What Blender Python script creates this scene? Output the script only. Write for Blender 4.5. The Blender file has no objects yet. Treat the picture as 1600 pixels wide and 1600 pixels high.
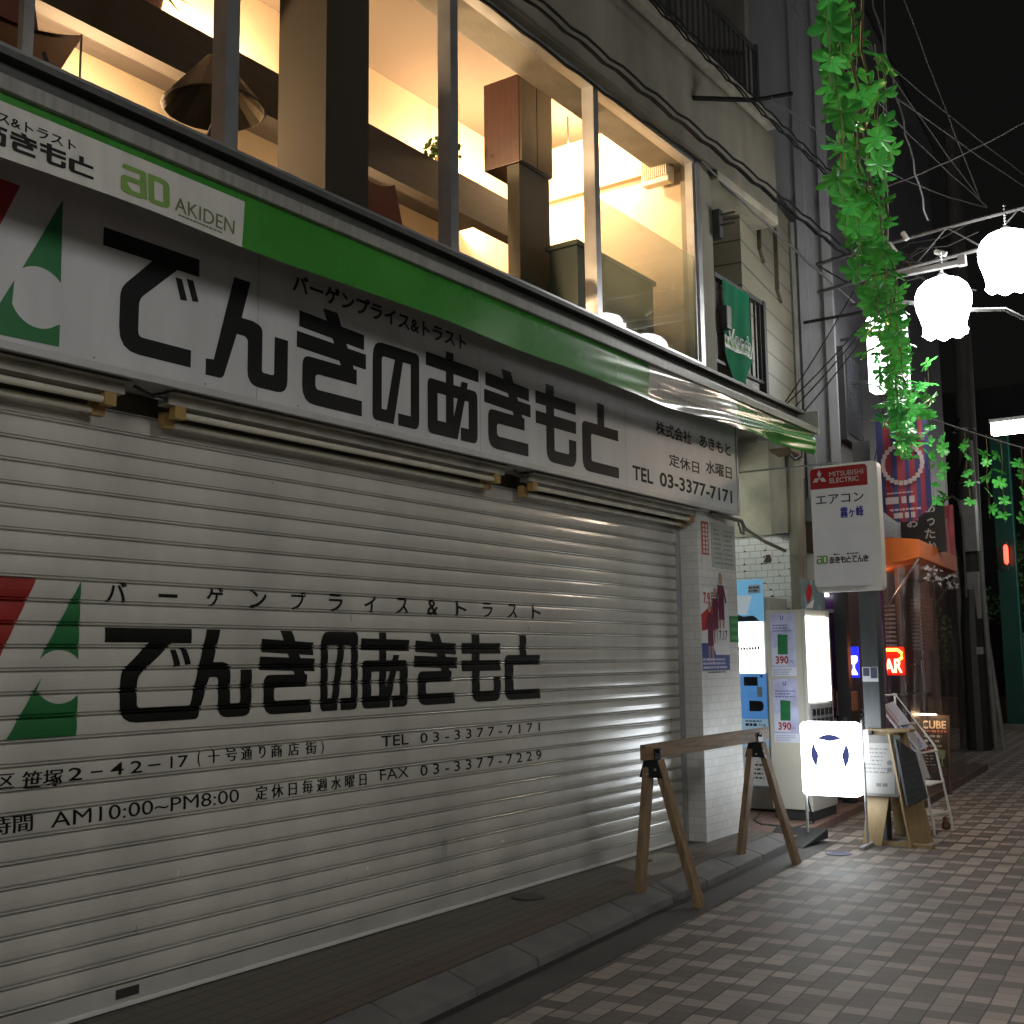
import bpy, bmesh, math, random
from mathutils import Vector, Matrix
random.seed(7)
R = math.radians
S = bpy.context.scene
C = S.collection

# ---------------------------------------------------------------- camera, world, exposure
cd = bpy.data.cameras.new("camera"); cd.sensor_width = 36; cd.lens = 40.5
cd.clip_start = 0.05; cd.clip_end = 500
cam = bpy.data.objects.new("camera", cd); C.objects.link(cam)
yaw, pitch, roll = 0.611751, 0.127524, -0.011718
fw = Vector((-math.sin(yaw)*math.cos(pitch), math.cos(yaw)*math.cos(pitch), math.sin(pitch)))
rt = Vector((math.cos(yaw), math.sin(yaw), 0)); up = rt.cross(fw)
r2 = rt*math.cos(roll) + up*math.sin(roll); u2 = r2.cross(fw)
cam.matrix_world = Matrix(((r2.x, u2.x, -fw.x, 4.475), (r2.y, u2.y, -fw.y, 0.0), (r2.z, u2.z, -fw.z, 1.5), (0, 0, 0, 1)))
S.camera = cam
w = bpy.data.worlds.new("World"); S.world = w; w.use_nodes = True
wn = w.node_tree.nodes; wl = w.node_tree.links
bg = wn["Background"]
sky = wn.new("ShaderNodeTexSky"); sky.sky_type = 'NISHITA'; sky.sun_disc = False
sky.sun_elevation = R(-6); sky.sun_rotation = R(200)
hs = wn.new("ShaderNodeHueSaturation"); hs.inputs["Saturation"].default_value = 0.15
add = wn.new("ShaderNodeMixRGB"); add.blend_type = 'ADD'; add.inputs[0].default_value = 1
add.inputs[2].default_value = (0.06, 0.058, 0.055, 1)
wl.new(sky.outputs[0], hs.inputs["Color"]); wl.new(hs.outputs[0], add.inputs[1]); wl.new(add.outputs[0], bg.inputs[0])
bg.inputs[1].default_value = 0.08
S.view_settings.view_transform = 'Standard'; S.view_settings.look = 'None'
S.view_settings.exposure = 0; S.view_settings.gamma = 1
S.render.engine = 'CYCLES'
S.cycles.use_denoising = True
S.cycles.max_bounces = 6; S.cycles.transparent_max_bounces = 12
S.cycles.sample_clamp_indirect = 4
S.cycles.caustics_reflective = False; S.cycles.caustics_refractive = False

# ---------------------------------------------------------------- materials
MATS = {}
def base(name):
    m = bpy.data.materials.new(name); m.use_nodes = True
    return m, m.node_tree.nodes, m.node_tree.links, m.node_tree.nodes["Principled BSDF"]
def pm(name, col, rough=.5, var=.15, scale=5, metal=0, bump=0, bscale=60, streak=0, spec=.5, trans=0):
    if name in MATS: return MATS[name]
    m, N, L, b = base(name)
    tc = N.new("ShaderNodeTexCoord"); no = N.new("ShaderNodeTexNoise"); no.inputs["Scale"].default_value = scale
    no.inputs["Detail"].default_value = 6
    src = tc.outputs["Object"]
    if streak:
        mp = N.new("ShaderNodeMapping"); mp.inputs["Scale"].default_value = (streak, streak, .6)
        L.new(src, mp.inputs[0]); L.new(mp.outputs[0], no.inputs["Vector"])
    else: L.new(src, no.inputs["Vector"])
    rp = N.new("ShaderNodeValToRGB")
    rp.color_ramp.elements[0].position = .3; rp.color_ramp.elements[1].position = .7
    rp.color_ramp.elements[0].color = (*[c*(1-var) for c in col], 1)
    rp.color_ramp.elements[1].color = (*[min(1, c*(1+var*.6)) for c in col], 1)
    L.new(no.outputs[0], rp.inputs[0]); L.new(rp.outputs[0], b.inputs["Base Color"])
    b.inputs["Roughness"].default_value = rough; b.inputs["Metallic"].default_value = metal
    b.inputs["Specular IOR Level"].default_value = spec
    mr = N.new("ShaderNodeMapRange"); mr.inputs["To Min"].default_value = max(.03, rough-.08); mr.inputs["To Max"].default_value = min(1, rough+.1)
    L.new(no.outputs[0], mr.inputs[0]); L.new(mr.outputs[0], b.inputs["Roughness"])
    if bump:
        n2 = N.new("ShaderNodeTexNoise"); n2.inputs["Scale"].default_value = bscale; n2.inputs["Detail"].default_value = 4
        L.new(src, n2.inputs["Vector"])
        bp = N.new("ShaderNodeBump"); bp.inputs["Strength"].default_value = bump; bp.inputs["Distance"].default_value = .01
        L.new(n2.outputs[0], bp.inputs["Height"]); L.new(bp.outputs[0], b.inputs["Normal"])
    if trans:
        b.inputs["Transmission Weight"].default_value = trans
    MATS[name] = m; return m
def emat(name, col, st, var=0):
    if name in MATS: return MATS[name]
    m, N, L, b = base(name)
    b.inputs["Base Color"].default_value = (*[c*.6 for c in col], 1)
    b.inputs["Emission Color"].default_value = (*col, 1); b.inputs["Emission Strength"].default_value = st
    if var:
        no = N.new("ShaderNodeTexNoise"); no.inputs["Scale"].default_value = 9
        tc = N.new("ShaderNodeTexCoord"); L.new(tc.outputs["Object"], no.inputs["Vector"])
        mr = N.new("ShaderNodeMapRange"); mr.inputs["To Min"].default_value = st*(1-var); mr.inputs["To Max"].default_value = st*(1+var)
        L.new(no.outputs[0], mr.inputs[0]); L.new(mr.outputs[0], b.inputs["Emission Strength"])
    MATS[name] = m; return m
def glassmat(name, refl=.10, tint=(1, 1, 1), rough=0.0, film=0, filmcol=(.8, .8, .75)):
    m = bpy.data.materials.new(name); m.use_nodes = True
    N = m.node_tree.nodes; L = m.node_tree.links; N.clear()
    out = N.new("ShaderNodeOutputMaterial"); t = N.new("ShaderNodeBsdfTransparent"); t.inputs[0].default_value = (*tint, 1)
    g = N.new("ShaderNodeBsdfGlossy"); g.inputs["Roughness"].default_value = rough
    lw = N.new("ShaderNodeLayerWeight"); fr = N.new("ShaderNodeMath"); fr.operation = 'POWER'; L_ = lw.outputs["Facing"]; fr.inputs[1].default_value = 3.5
    L.new(L_, fr.inputs[0])
    mx = N.new("ShaderNodeMixShader")
    md = N.new("ShaderNodeMath"); md.operation = 'MULTIPLY_ADD'; md.inputs[1].default_value = .30; md.inputs[2].default_value = refl
    L.new(fr.outputs[0], md.inputs[0]); L.new(md.outputs[0], mx.inputs[0])
    body = t.outputs[0]
    if film:
        df = N.new("ShaderNodeBsdfDiffuse"); df.inputs[0].default_value = (*filmcol, 1)
        tl = N.new("ShaderNodeBsdfTranslucent"); tl.inputs[0].default_value = (*filmcol, 1)
        a = N.new("ShaderNodeMixShader"); a.inputs[0].default_value = .6
        L.new(df.outputs[0], a.inputs[1]); L.new(tl.outputs[0], a.inputs[2])
        f2 = N.new("ShaderNodeMixShader"); f2.inputs[0].default_value = film
        L.new(t.outputs[0], f2.inputs[1]); L.new(a.outputs[0], f2.inputs[2]); body = f2.outputs[0]
    L.new(body, mx.inputs[1]); L.new(g.outputs[0], mx.inputs[2]); L.new(mx.outputs[0], out.inputs[0])
    MATS[name] = m; return m
def brickmat(name, col, mortar, bw, bh, rough=.35, off=.5, mw=.004, var=.06, bump=.3):
    if name in MATS: return MATS[name]
    m, N, L, b = base(name)
    tc = N.new("ShaderNodeTexCoord"); sp = N.new("ShaderNodeSeparateXYZ"); L.new(tc.outputs["Object"], sp.inputs[0])
    ad = N.new("ShaderNodeMath"); ad.operation = 'ADD'; L.new(sp.outputs[0], ad.inputs[0]); L.new(sp.outputs[1], ad.inputs[1])
    cb = N.new("ShaderNodeCombineXYZ"); L.new(ad.outputs[0], cb.inputs[0]); L.new(sp.outputs[2], cb.inputs[1])
    br = N.new("ShaderNodeTexBrick"); br.offset = off; br.inputs["Scale"].default_value = 1
    br.inputs["Brick Width"].default_value = bw; br.inputs["Row Height"].default_value = bh; br.inputs["Mortar Size"].default_value = mw
    br.inputs["Color1"].default_value = (*[c*(1-var) for c in col], 1); br.inputs["Color2"].default_value = (*[min(1, c*(1+var)) for c in col], 1)
    br.inputs["Mortar"].default_value = (*mortar, 1); L.new(cb.outputs[0], br.inputs[0])
    no = N.new("ShaderNodeTexNoise"); no.inputs["Scale"].default_value = 3; no.inputs["Detail"].default_value = 8; L.new(tc.outputs["Object"], no.inputs["Vector"])
    mr = N.new("ShaderNodeMapRange"); mr.inputs["To Min"].default_value = .72; mr.inputs["To Max"].default_value = 1.12; L.new(no.outputs[0], mr.inputs[0])
    mu = N.new("ShaderNodeMixRGB"); mu.blend_type = 'MULTIPLY'; mu.inputs[0].default_value = 1
    L.new(br.outputs[0], mu.inputs[1]); L.new(mr.outputs[0], mu.inputs[2]); L.new(mu.outputs[0], b.inputs["Base Color"])
    bp = N.new("ShaderNodeBump"); bp.inputs["Strength"].default_value = bump; bp.inputs["Distance"].default_value = .004; bp.invert = True
    L.new(br.outputs["Fac"], bp.inputs["Height"]); L.new(bp.outputs[0], b.inputs["Normal"])
    b.inputs["Roughness"].default_value = rough
    MATS[name] = m; return m
def linemat(name, col, dark, pitch, wid, axis=2, rough=.5, var=.12):
    """boards: dark grooves every `pitch` metres along an axis"""
    m, N, L, b = base(name)
    tc = N.new("ShaderNodeTexCoord"); sp = N.new("ShaderNodeSeparateXYZ"); L.new(tc.outputs["Object"], sp.inputs[0])
    dv = N.new("ShaderNodeMath"); dv.operation = 'DIVIDE'; dv.inputs[1].default_value = pitch; L.new(sp.outputs[axis], dv.inputs[0])
    frc = N.new("ShaderNodeMath"); frc.operation = 'FRACT'; L.new(dv.outputs[0], frc.inputs[0])
    lt = N.new("ShaderNodeMath"); lt.operation = 'LESS_THAN'; lt.inputs[1].default_value = wid/pitch; L.new(frc.outputs[0], lt.inputs[0])
    no = N.new("ShaderNodeTexNoise"); no.inputs["Scale"].default_value = 2.5; no.inputs["Detail"].default_value = 8; L.new(tc.outputs["Object"], no.inputs["Vector"])
    rp = N.new("ShaderNodeValToRGB"); rp.color_ramp.elements[0].position = .3; rp.color_ramp.elements[1].position = .7
    rp.color_ramp.elements[0].color = (*[c*(1-var) for c in col], 1); rp.color_ramp.elements[1].color = (*[c*(1+var) for c in col], 1)
    L.new(no.outputs[0], rp.inputs[0])
    mx = N.new("ShaderNodeMixRGB"); L.new(lt.outputs[0], mx.inputs[0]); L.new(rp.outputs[0], mx.inputs[1]); mx.inputs[2].default_value = (*dark, 1)
    L.new(mx.outputs[0], b.inputs["Base Color"]); b.inputs["Roughness"].default_value = rough
    bp = N.new("ShaderNodeBump"); bp.inputs["Strength"].default_value = .6; bp.inputs["Distance"].default_value = .006; bp.invert = True
    L.new(lt.outputs[0], bp.inputs["Height"]); L.new(bp.outputs[0], b.inputs["Normal"])
    MATS[name] = m; return m
def woodmat(name, a, c, rough=.5, axis=0, sc=14):
    m, N, L, b = base(name)
    tc = N.new("ShaderNodeTexCoord"); mp = N.new("ShaderNodeMapping")
    s = [sc, sc, sc]; s[axis] = 1.2; mp.inputs["Scale"].default_value = s
    L.new(tc.outputs["Object"], mp.inputs[0])
    no = N.new("ShaderNodeTexNoise"); no.inputs["Scale"].default_value = 2.2; no.inputs["Detail"].default_value = 7; no.inputs["Distortion"].default_value = .6
    L.new(mp.outputs[0], no.inputs["Vector"])
    rp = N.new("ShaderNodeValToRGB"); rp.color_ramp.elements[0].position = .3; rp.color_ramp.elements[1].position = .68
    rp.color_ramp.elements[0].color = (*a, 1); rp.color_ramp.elements[1].color = (*c, 1)
    L.new(no.outputs[0], rp.inputs[0]); L.new(rp.outputs[0], b.inputs["Base Color"]); b.inputs["Roughness"].default_value = rough
    MATS[name] = m; return m

def pavermat(name, light, dark, cw, rh, ang, joint=(.016, .015, .013), zig=True, rough=.5):
    m, N, L, b = base(name)
    def M(op, a, bb=None):
        n = N.new("ShaderNodeMath"); n.operation = op
        for i, v in enumerate((a, bb)):
            if v is None: continue
            if isinstance(v, (int, float)): n.inputs[i].default_value = v
            else: L.new(v, n.inputs[i])
        return n.outputs[0]
    tc = N.new("ShaderNodeTexCoord"); sp = N.new("ShaderNodeSeparateXYZ")
    wob = N.new("ShaderNodeTexNoise"); wob.inputs["Scale"].default_value = 1.6; L.new(tc.outputs["Object"], wob.inputs["Vector"])
    L.new(tc.outputs["Object"], sp.inputs[0])
    ca, sa = math.cos(ang), math.sin(ang)
    wv = M('MULTIPLY', M('SUBTRACT', wob.outputs[0], .5), .022)
    u = M('ADD', M('ADD', M('MULTIPLY', sp.outputs[0], ca), M('MULTIPLY', sp.outputs[1], sa)), wv)
    v = M('ADD', M('SUBTRACT', M('MULTIPLY', sp.outputs[1], ca), M('MULTIPLY', sp.outputs[0], sa)), wv)
    uc = M('DIVIDE', u, cw); vc = M('DIVIDE', v, rh)
    c = M('FLOOR', uc); r = M('FLOOR', vc)
    fu = M('FRACT', uc); fv = M('FRACT', vc)
    ju = M('LESS_THAN', M('SUBTRACT', .5, M('ABSOLUTE', M('SUBTRACT', fu, .5))), .034)
    jv = M('LESS_THAN', M('SUBTRACT', .5, M('ABSOLUTE', M('SUBTRACT', fv, .5))), .02)
    cb = N.new("ShaderNodeCombineXYZ"); L.new(c, cb.inputs[0]); L.new(r, cb.inputs[1])
    wnz = N.new("ShaderNodeTexWhiteNoise"); wnz.noise_dimensions = '2D'; L.new(cb.outputs[0], wnz.inputs["Vector"])
    if zig:
        par = M('FLOORED_MODULO', c, 2); mm = M('LESS_THAN', M('FLOORED_MODULO', M('ADD', r, c), 4), .5)
        tone = M('ABSOLUTE', M('SUBTRACT', mm, par))          # light when even column and off-phase
        tone = M('SUBTRACT', 1, tone)
    else:
        tone = wnz.outputs["Value"]
    mx = N.new("ShaderNodeMixRGB"); L.new(tone, mx.inputs[0]); mx.inputs[1].default_value = (*light, 1); mx.inputs[2].default_value = (*dark, 1)
    no = N.new("ShaderNodeTexNoise"); no.inputs["Scale"].default_value = 1.1; no.inputs["Detail"].default_value = 9; no.inputs["Roughness"].default_value = .65
    L.new(tc.outputs["Object"], no.inputs["Vector"])
    gr = N.new("ShaderNodeTexNoise"); gr.inputs["Scale"].default_value = 160; L.new(tc.outputs["Object"], gr.inputs["Vector"])
    k = M('MULTIPLY', M('ADD', .62, M('MULTIPLY', no.outputs[0], .76)), M('ADD', .84, M('MULTIPLY', wnz.outputs["Value"], .32)))
    k = M('MULTIPLY', k, M('ADD', .8, M('MULTIPLY', gr.outputs[0], .4)))
    mu = N.new("ShaderNodeMixRGB"); mu.blend_type = 'MULTIPLY'; mu.inputs[0].default_value = 1; L.new(mx.outputs[0], mu.inputs[1]); L.new(k, mu.inputs[2])
    if zig:
        vo = N.new("ShaderNodeTexVoronoi"); vo.inputs["Scale"].default_value = 2.6; L.new(tc.outputs["Object"], vo.inputs["Vector"])
        gum = M('LESS_THAN', vo.outputs["Distance"], M('MULTIPLY', M('SUBTRACT', no.outputs[0], .38), .22))
        gm = N.new("ShaderNodeMixRGB"); L.new(M('MULTIPLY', gum, .7), gm.inputs[0]); L.new(mu.outputs[0], gm.inputs[1]); gm.inputs[2].default_value = (.05, .047, .043, 1)
        st = N.new("ShaderNodeTexNoise"); st.inputs["Scale"].default_value = .55; st.inputs["Detail"].default_value = 7; st.inputs["Distortion"].default_value = 1.2; L.new(tc.outputs["Object"], st.inputs["Vector"])
        sm = N.new("ShaderNodeMixRGB"); sm.blend_type = 'MULTIPLY'; sm.inputs[0].default_value = 1; L.new(gm.outputs[0], sm.inputs[1])
        L.new(M('ADD', .5, st.outputs[0]), sm.inputs[2]); mu = sm
    jn = M('MAXIMUM', ju, M('MULTIPLY', jv, .75))
    fx = N.new("ShaderNodeMixRGB"); L.new(jn, fx.inputs[0]); L.new(mu.outputs[0], fx.inputs[1]); fx.inputs[2].default_value = (*joint, 1)
    L.new(fx.outputs[0], b.inputs["Base Color"])
    bp = N.new("ShaderNodeBump"); bp.inputs["Strength"].default_value = .5; bp.inputs["Distance"].default_value = .004
    h = M('ADD', M('SUBTRACT', M('MULTIPLY', wnz.outputs["Value"], .5), jn), M('MULTIPLY', gr.outputs[0], .25))
    L.new(h, bp.inputs["Height"]); L.new(bp.outputs[0], b.inputs["Normal"])
    rr = N.new("ShaderNodeMapRange"); rr.inputs["To Min"].default_value = rough-.12; rr.inputs["To Max"].default_value = rough+.18
    L.new(no.outputs[0], rr.inputs[0]); L.new(rr.outputs[0], b.inputs["Roughness"])
    MATS[name] = m; return m

# ---------------------------------------------------------------- mesh builder
class MB:
    def __init__(s): s.v = []; s.f = []; s.m = []; s.mats = []; s.cur = 0
    def mat(s, m):
        if m not in s.mats: s.mats.append(m)
        s.cur = s.mats.index(m); return s
    def face(s, pts):
        i = len(s.v); s.v += [tuple(p) for p in pts]; s.f.append(tuple(range(i, i+len(pts)))); s.m.append(s.cur)
    def raw(s, vs, fs):
        i = len(s.v); s.v += [tuple(p) for p in vs]
        for f in fs: s.f.append(tuple(a+i for a in f)); s.m.append(s.cur)
    def hexa(s, p):   # 8 points: bottom 4 ccw, top 4
        s.raw(p, [(3, 2, 1, 0), (4, 5, 6, 7), (0, 1, 5, 4), (1, 2, 6, 5), (2, 3, 7, 6), (3, 0, 4, 7)])
    def box(s, x0, x1, y0, y1, z0, z1):
        s.hexa([(x0, y0, z0), (x1, y0, z0), (x1, y1, z0), (x0, y1, z0), (x0, y0, z1), (x1, y0, z1), (x1, y1, z1), (x0, y1, z1)]); return s
    def bar(s, a, b, w, h, upv=(0, 0, 1)):   # rectangular bar from a to b
        a = Vector(a); b = Vector(b); d = (b-a).normalized(); sd = d.cross(Vector(upv))
        if sd.length < 1e-4: sd = d.cross(Vector((1, 0, 0)))
        sd.normalize(); u = sd.cross(d)
        q = []
        for c in (a, b):
            q += [c-sd*w/2-u*h/2, c+sd*w/2-u*h/2, c+sd*w/2+u*h/2, c-sd*w/2+u*h/2]
        s.hexa(q); return s
    def tube(s, pts, r, n=8, caps=True):
        pts = [Vector(p) for p in pts]; rings = []
        rr = r if isinstance(r, (list, tuple)) else [r]*len(pts)
        for i, p in enumerate(pts):
            d = (pts[min(i+1, len(pts)-1)]-pts[max(i-1, 0)]).normalized()
            a = Vector((0, 0, 1)) if abs(d.z) < .95 else Vector((1, 0, 0))
            sd = d.cross(a).normalized(); u = sd.cross(d)
            rings.append([p+(sd*math.cos(t*2*math.pi/n)+u*math.sin(t*2*math.pi/n))*rr[i] for t in range(n)])
        vs = [q for rg in rings for q in rg]; fs = []
        for i in range(len(pts)-1):
            for t in range(n):
                fs.append((i*n+t, i*n+(t+1) % n, (i+1)*n+(t+1) % n, (i+1)*n+t))
        if caps: fs.append(tuple(range(n-1, -1, -1))); fs.append(tuple((len(pts)-1)*n+t for t in range(n)))
        s.raw(vs, fs); return s
    def lathe(s, prof, c=(0, 0, 0), n=24, wob=None):
        vs = []; fs = []
        for i, (r, z) in enumerate(prof):
            for t in range(n):
                a = 2*math.pi*t/n; k = wob(i, a) if wob else (1, 0)
                vs.append((c[0]+r*k[0]*math.cos(a), c[1]+r*k[0]*math.sin(a), c[2]+z+k[1]))
        for i in range(len(prof)-1):
            for t in range(n): fs.append((i*n+t, i*n+(t+1) % n, (i+1)*n+(t+1) % n, (i+1)*n+t))
        s.raw(vs, fs); return s
    def slab(s, pts, O, U, V, th):   # extruded polygon, pts in (u,v)
        O = Vector(O); U = Vector(U); V = Vector(V); n = U.cross(V).normalized()*th
        a = [O+U*p[0]+V*p[1] for p in pts]; b = [p+n for p in a]; k = len(pts)
        s.raw(a+b, [tuple(range(k-1, -1, -1)), tuple(range(k, 2*k))]+[(i, (i+1) % k, k+(i+1) % k, k+i) for i in range(k)]); return s
    def flat(s, pts, O, U, V, lift=0):
        O = Vector(O); U = Vector(U); V = Vector(V); n = U.cross(V).normalized()*lift
        s.face([O+U*p[0]+V*p[1]+n for p in pts]); return s
    def text(s, body, O, U, V, wd, ht, bold=0, lift=0):
        if bold and any(c in "MNWKAVZ" for c in body):      # the font outline cannot be thickened here: overprint it
            for q in (-.35, .35): s.text(body, Vector(O)+Vector(U)*(q*bold*ht), U, V, wd, ht, 0, lift+.0002*(1+q))
            bold = 0
        elif bold > .013 and any(ord(c) > 0x4e00 for c in body):      # dense kanji fill in when thickened: overprint
            k = 0
            for q in (-.6, 0, .6):
                for e in (-.4, .4): k += 1; s.text(body, Vector(O)+Vector(U)*(q*bold*ht)+Vector(V)*(e*bold*ht), U, V, wd, ht, 0, lift+.00015*k)
            return s
        vs, fs = textmesh(body, bold); O = Vector(O); U = Vector(U); V = Vector(V); n = U.cross(V).normalized()*lift
        s.raw([O+U*(a*wd)+V*(b*ht)+n for a, b in vs], fs); return s
    def build(s, name, parent=None, smooth=False, bevel=0, mat=None, origin=None):
        if mat: s.mats = [mat]; s.m = [0]*len(s.f)
        me = bpy.data.meshes.new(name); bm = bmesh.new()
        vv = [bm.verts.new(p) for p in s.v]
        for f, mi in zip(s.f, s.m):
            try: fc = bm.faces.new([vv[i] for i in f]); fc.material_index = mi; fc.smooth = smooth
            except ValueError: pass
        bm.normal_update(); big = [f for f in bm.faces if len(f.verts) > 4]
        if big: bmesh.ops.triangulate(bm, faces=big, quad_method='BEAUTY', ngon_method='EAR_CLIP')
        if bevel:
            es = [e for e in bm.edges if len(e.link_faces) == 2 and e.calc_face_angle(0) > .6]
            bmesh.ops.bevel(bm, geom=es, offset=bevel, segments=2, affect='EDGES', profile=.6, clamp_overlap=True)
        bm.to_mesh(me); bm.free()
        for m in s.mats: me.materials.append(m)
        o = bpy.data.objects.new(name, me); C.objects.link(o)
        if origin is not None:
            me.transform(Matrix.Translation(-Vector(origin))); o.location = origin
        if parent is not None: put(o, parent)
        return o
def put(o, parent):
    o.parent = parent
    p = parent; off = Vector((0, 0, 0))
    while p is not None: off += p.location; p = p.parent     # builders parent before any rotation
    o.matrix_parent_inverse = Matrix.Translation(-off) if parent.parent is None else Matrix.Identity(4)
TXT = {}
def textmesh(body, bold=0):
    k = (body, bold)
    if k in TXT: return TXT[k]
    cu = bpy.data.curves.new("t", "FONT"); cu.body = body; cu.size = 1; cu.offset = bold; cu.resolution_u = 3
    o = bpy.data.objects.new("t", cu); C.objects.link(o)
    dg = bpy.context.evaluated_depsgraph_get(); me = bpy.data.meshes.new_from_object(o.evaluated_get(dg))
    vs = [(v.co.x, v.co.y) for v in me.vertices]; fs = [tuple(p.vertices) for p in me.polygons]
    bpy.data.objects.remove(o); bpy.data.curves.remove(cu); bpy.data.meshes.remove(me)
    x0 = min(v[0] for v in vs); x1 = max(v[0] for v in vs); y0 = min(v[1] for v in vs); y1 = max(v[1] for v in vs)
    vs = [((a-x0)/(x1-x0), (b-y0)/max(1e-6, y1-y0)) for a, b in vs]
    TXT[k] = (vs, fs); return TXT[k]
def thing(name, label, cat, loc=(0, 0, 0), group=None):
    o = bpy.data.objects.new(name, None); o.empty_display_size = .1; C.objects.link(o); o.location = loc
    tag(o, label, cat, group); return o
def tag(o, label, cat, group=None):
    o["label"] = label; o["category"] = cat
    if group: o["group"] = group
    return o
def struct(o, kind="structure"): o["kind"] = kind; return o
def copy_tree(o, parent=None):
    c = o.copy(); C.objects.link(c)
    if parent is not None: c.parent = parent; c.matrix_parent_inverse = o.matrix_parent_inverse.copy()
    for ch in list(o.children): copy_tree(ch, c)
    return c
FY = ((0, 1, 0), (0, 0, 1))      # facade plane: u along +Y, v up, faces +X
FX = ((1, 0, 0), (0, 0, 1))      # plane facing the viewer (-Y)
def rpoly(pts, seg=4):
    """polygon with optional corner radius (u, v, r)"""
    out = []; n = len(pts)
    for i, p in enumerate(pts):
        r = p[2] if len(p) > 2 else 0
        P = Vector(p[:2])
        if not r: out.append(tuple(P)); continue
        A = Vector(pts[i-1][:2])-P; B = Vector(pts[(i+1) % n][:2])-P
        k = min(r, A.length*.49, B.length*.49); a = P+A.normalized()*k; b = P+B.normalized()*k
        for j in range(seg+1):
            t = j/seg; q = a*(1-t)**2+P*2*t*(1-t)+b*t*t; out.append(tuple(q))
    return out
# ---------------------------------------------------------------- the shop's own lettering, drawn by hand
KI = [[(.36, 1), (.57, 1), (.86, .38), (.86, .315), (.74, .315), (.64, .43)],
      [(.03, .90), (.97, .86), (.97, .70), (.03, .74)], [(0, .69), (1, .66), (1, .50), (0, .53)],
      [(.86, .47), (.08, .47, .1), (.08, 0, .17), (.94, 0), (.94, .16), (.26, .16, .05), (.26, .315, .05), (.86, .315)]]
GLYPH = {
 'de': [[(0, 1), (1, 1), (1, .84), (.76, .84), (.37, .48, .06), (.37, .155, .05), (.93, .155), (.93, 0), (.18, 0, .2), (.18, .53, .08), (.49, .845), (0, .845)],
        [(.74, .77), (.81, .77), (.875, .59), (.80, .58)], [(.86, .79), (.935, .79), (1, .61), (.93, .60)]],
 'n': [[(.31, 1), (.51, 1), (.41, .63), (.55, .63), (.67, .60, .08), (.67, .155, .03), (.825, .155, .03), (.825, .54), (1, .54), (1, 0, .14), (.49, 0, .14), (.49, .46, .06), (.355, .46), (.20, 0, .05), (0, 0), (0, .15), (.09, .16)]],
 'ki': KI,
 'no': [[(.03, 1, .16), (1, 1, .2), (1, 0, .12), (.535, 0), (.535, .155), (.82, .155, .03), (.82, .85, .05), (.64, .85), (.42, .05, .1), (.06, .03, .14), (0, .2)][:9] + [(.02, .0, .16)],
        ],
 'a': [[(0, .92), (1, .905), (1, .75), (0, .765)], [(.365, 1), (.51, 1), (.51, .05), (.365, .05)],
       [(.03, .62, .1), (.97, .62, .15), (.97, 0, .1), (.64, 0), (.64, .155), (.80, .155), (.80, .48), (.69, .48), (.58, .06), (.50, .0), (.03, .0, .15)][:8] + [(.69, .66), (.61, .66), (.59, .48), (.21, .48, .04), (.21, .165), (.03, .165)],
       ],
 'mo': [[(.25, 1), (.45, 1), (.45, .16, .03), (.81, .16, .03), (.81, .36), (1, .36), (1, 0, .17), (.25, 0, .17)],
        [(0, .87), (1, .87), (1, .71), (0, .71)], [(0, .615), (1, .615), (1, .455), (0, .455)]],
 'to': [[(.42, 1), (.61, 1), (.61, .66), (.42, .66)],
        [(0, .69, .1), (1, .69), (1, .535), (.24, .535, .04), (.24, .155, .04), (1, .155), (1, 0), (0, 0, .17)]],
}
GLYPH['no'] = [[(0, 1, .2), (1, 1, .2), (1, .83), (.19, .83, .05), (.19, .06), (0, .06)], [(1, .86), (1, 0, .12), (.535, 0), (.535, .155), (.81, .155), (.81, .86)],
               [(.47, .86), (.645, .86), (.44, .0), (.25, .0)], [(0, .16), (.36, .16), (.36, 0), (0, 0, .14)]]
GLYPH['a'] = [[(0, .92), (1, .905), (1, .75), (0, .765)], [(.365, 1), (.51, 1), (.51, .05), (.365, .05)],
              [(.03, .63, .1), (.97, .63, .12), (.97, .48), (.03, .48)], [(.03, .55), (.21, .55), (.21, .06), (.03, .06)],
              [(.97, .56), (.97, 0, .1), (.64, 0), (.64, .155), (.795, .155), (.795, .56)],
              [(.66, .70), (.785, .70), (.58, .0), (.42, .0)], [(.03, .165), (.54, .165), (.5, 0), (.03, 0, .15)]]
SHOPNAME = ['de', 'n', 'ki', 'no', 'a', 'ki', 'mo', 'to']
def glyphs(mb, keys, spans, z0, z1, O, U, V, lift=0):
    for k, (a, b) in zip(keys, spans):
        for i, st in enumerate(GLYPH[k]):
            mb.flat([(a+(b-a)*p[0], z0+(z1-z0)*p[1]) for p in rpoly(st)], O, U, V, lift+i*.0003)
def logo(mb, u0, v0, wd, ht, O, U, V, lift):
    """the two interlocked ring letters a and o"""
    t = .17
    P = [[(.06, 1, .1), (.53, 1, .12), (.53, 1-t), (.06, 1-t)], [(.40, 1-t), (.53, 1-t), (.53, .04), (.40, .04)],
         [(.02, .62, .15), (.42, .62), (.42, .62-t), (.15, .62-t, .03), (.15, .3), (.02, .3)], [(.02, .32), (.15, .32), (.22, t), (.42, t), (.42, 0), (.02, 0, .2)],
         [(.56, 1), (1, 1, .2), (1, 0, .2), (.60, 0, .1), (.56, .1), (.56, t), (.87, t, .05), (.87, 1-t, .05), (.56, 1-t)], [(.56, .93), (.68, .93), (.68, .06), (.56, .06)]]
    for i, p in enumerate(P): mb.flat([(u0+wd*q[0], v0+ht*q[1]) for q in rpoly(p)], O, U, V, lift+i*.0003)
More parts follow.
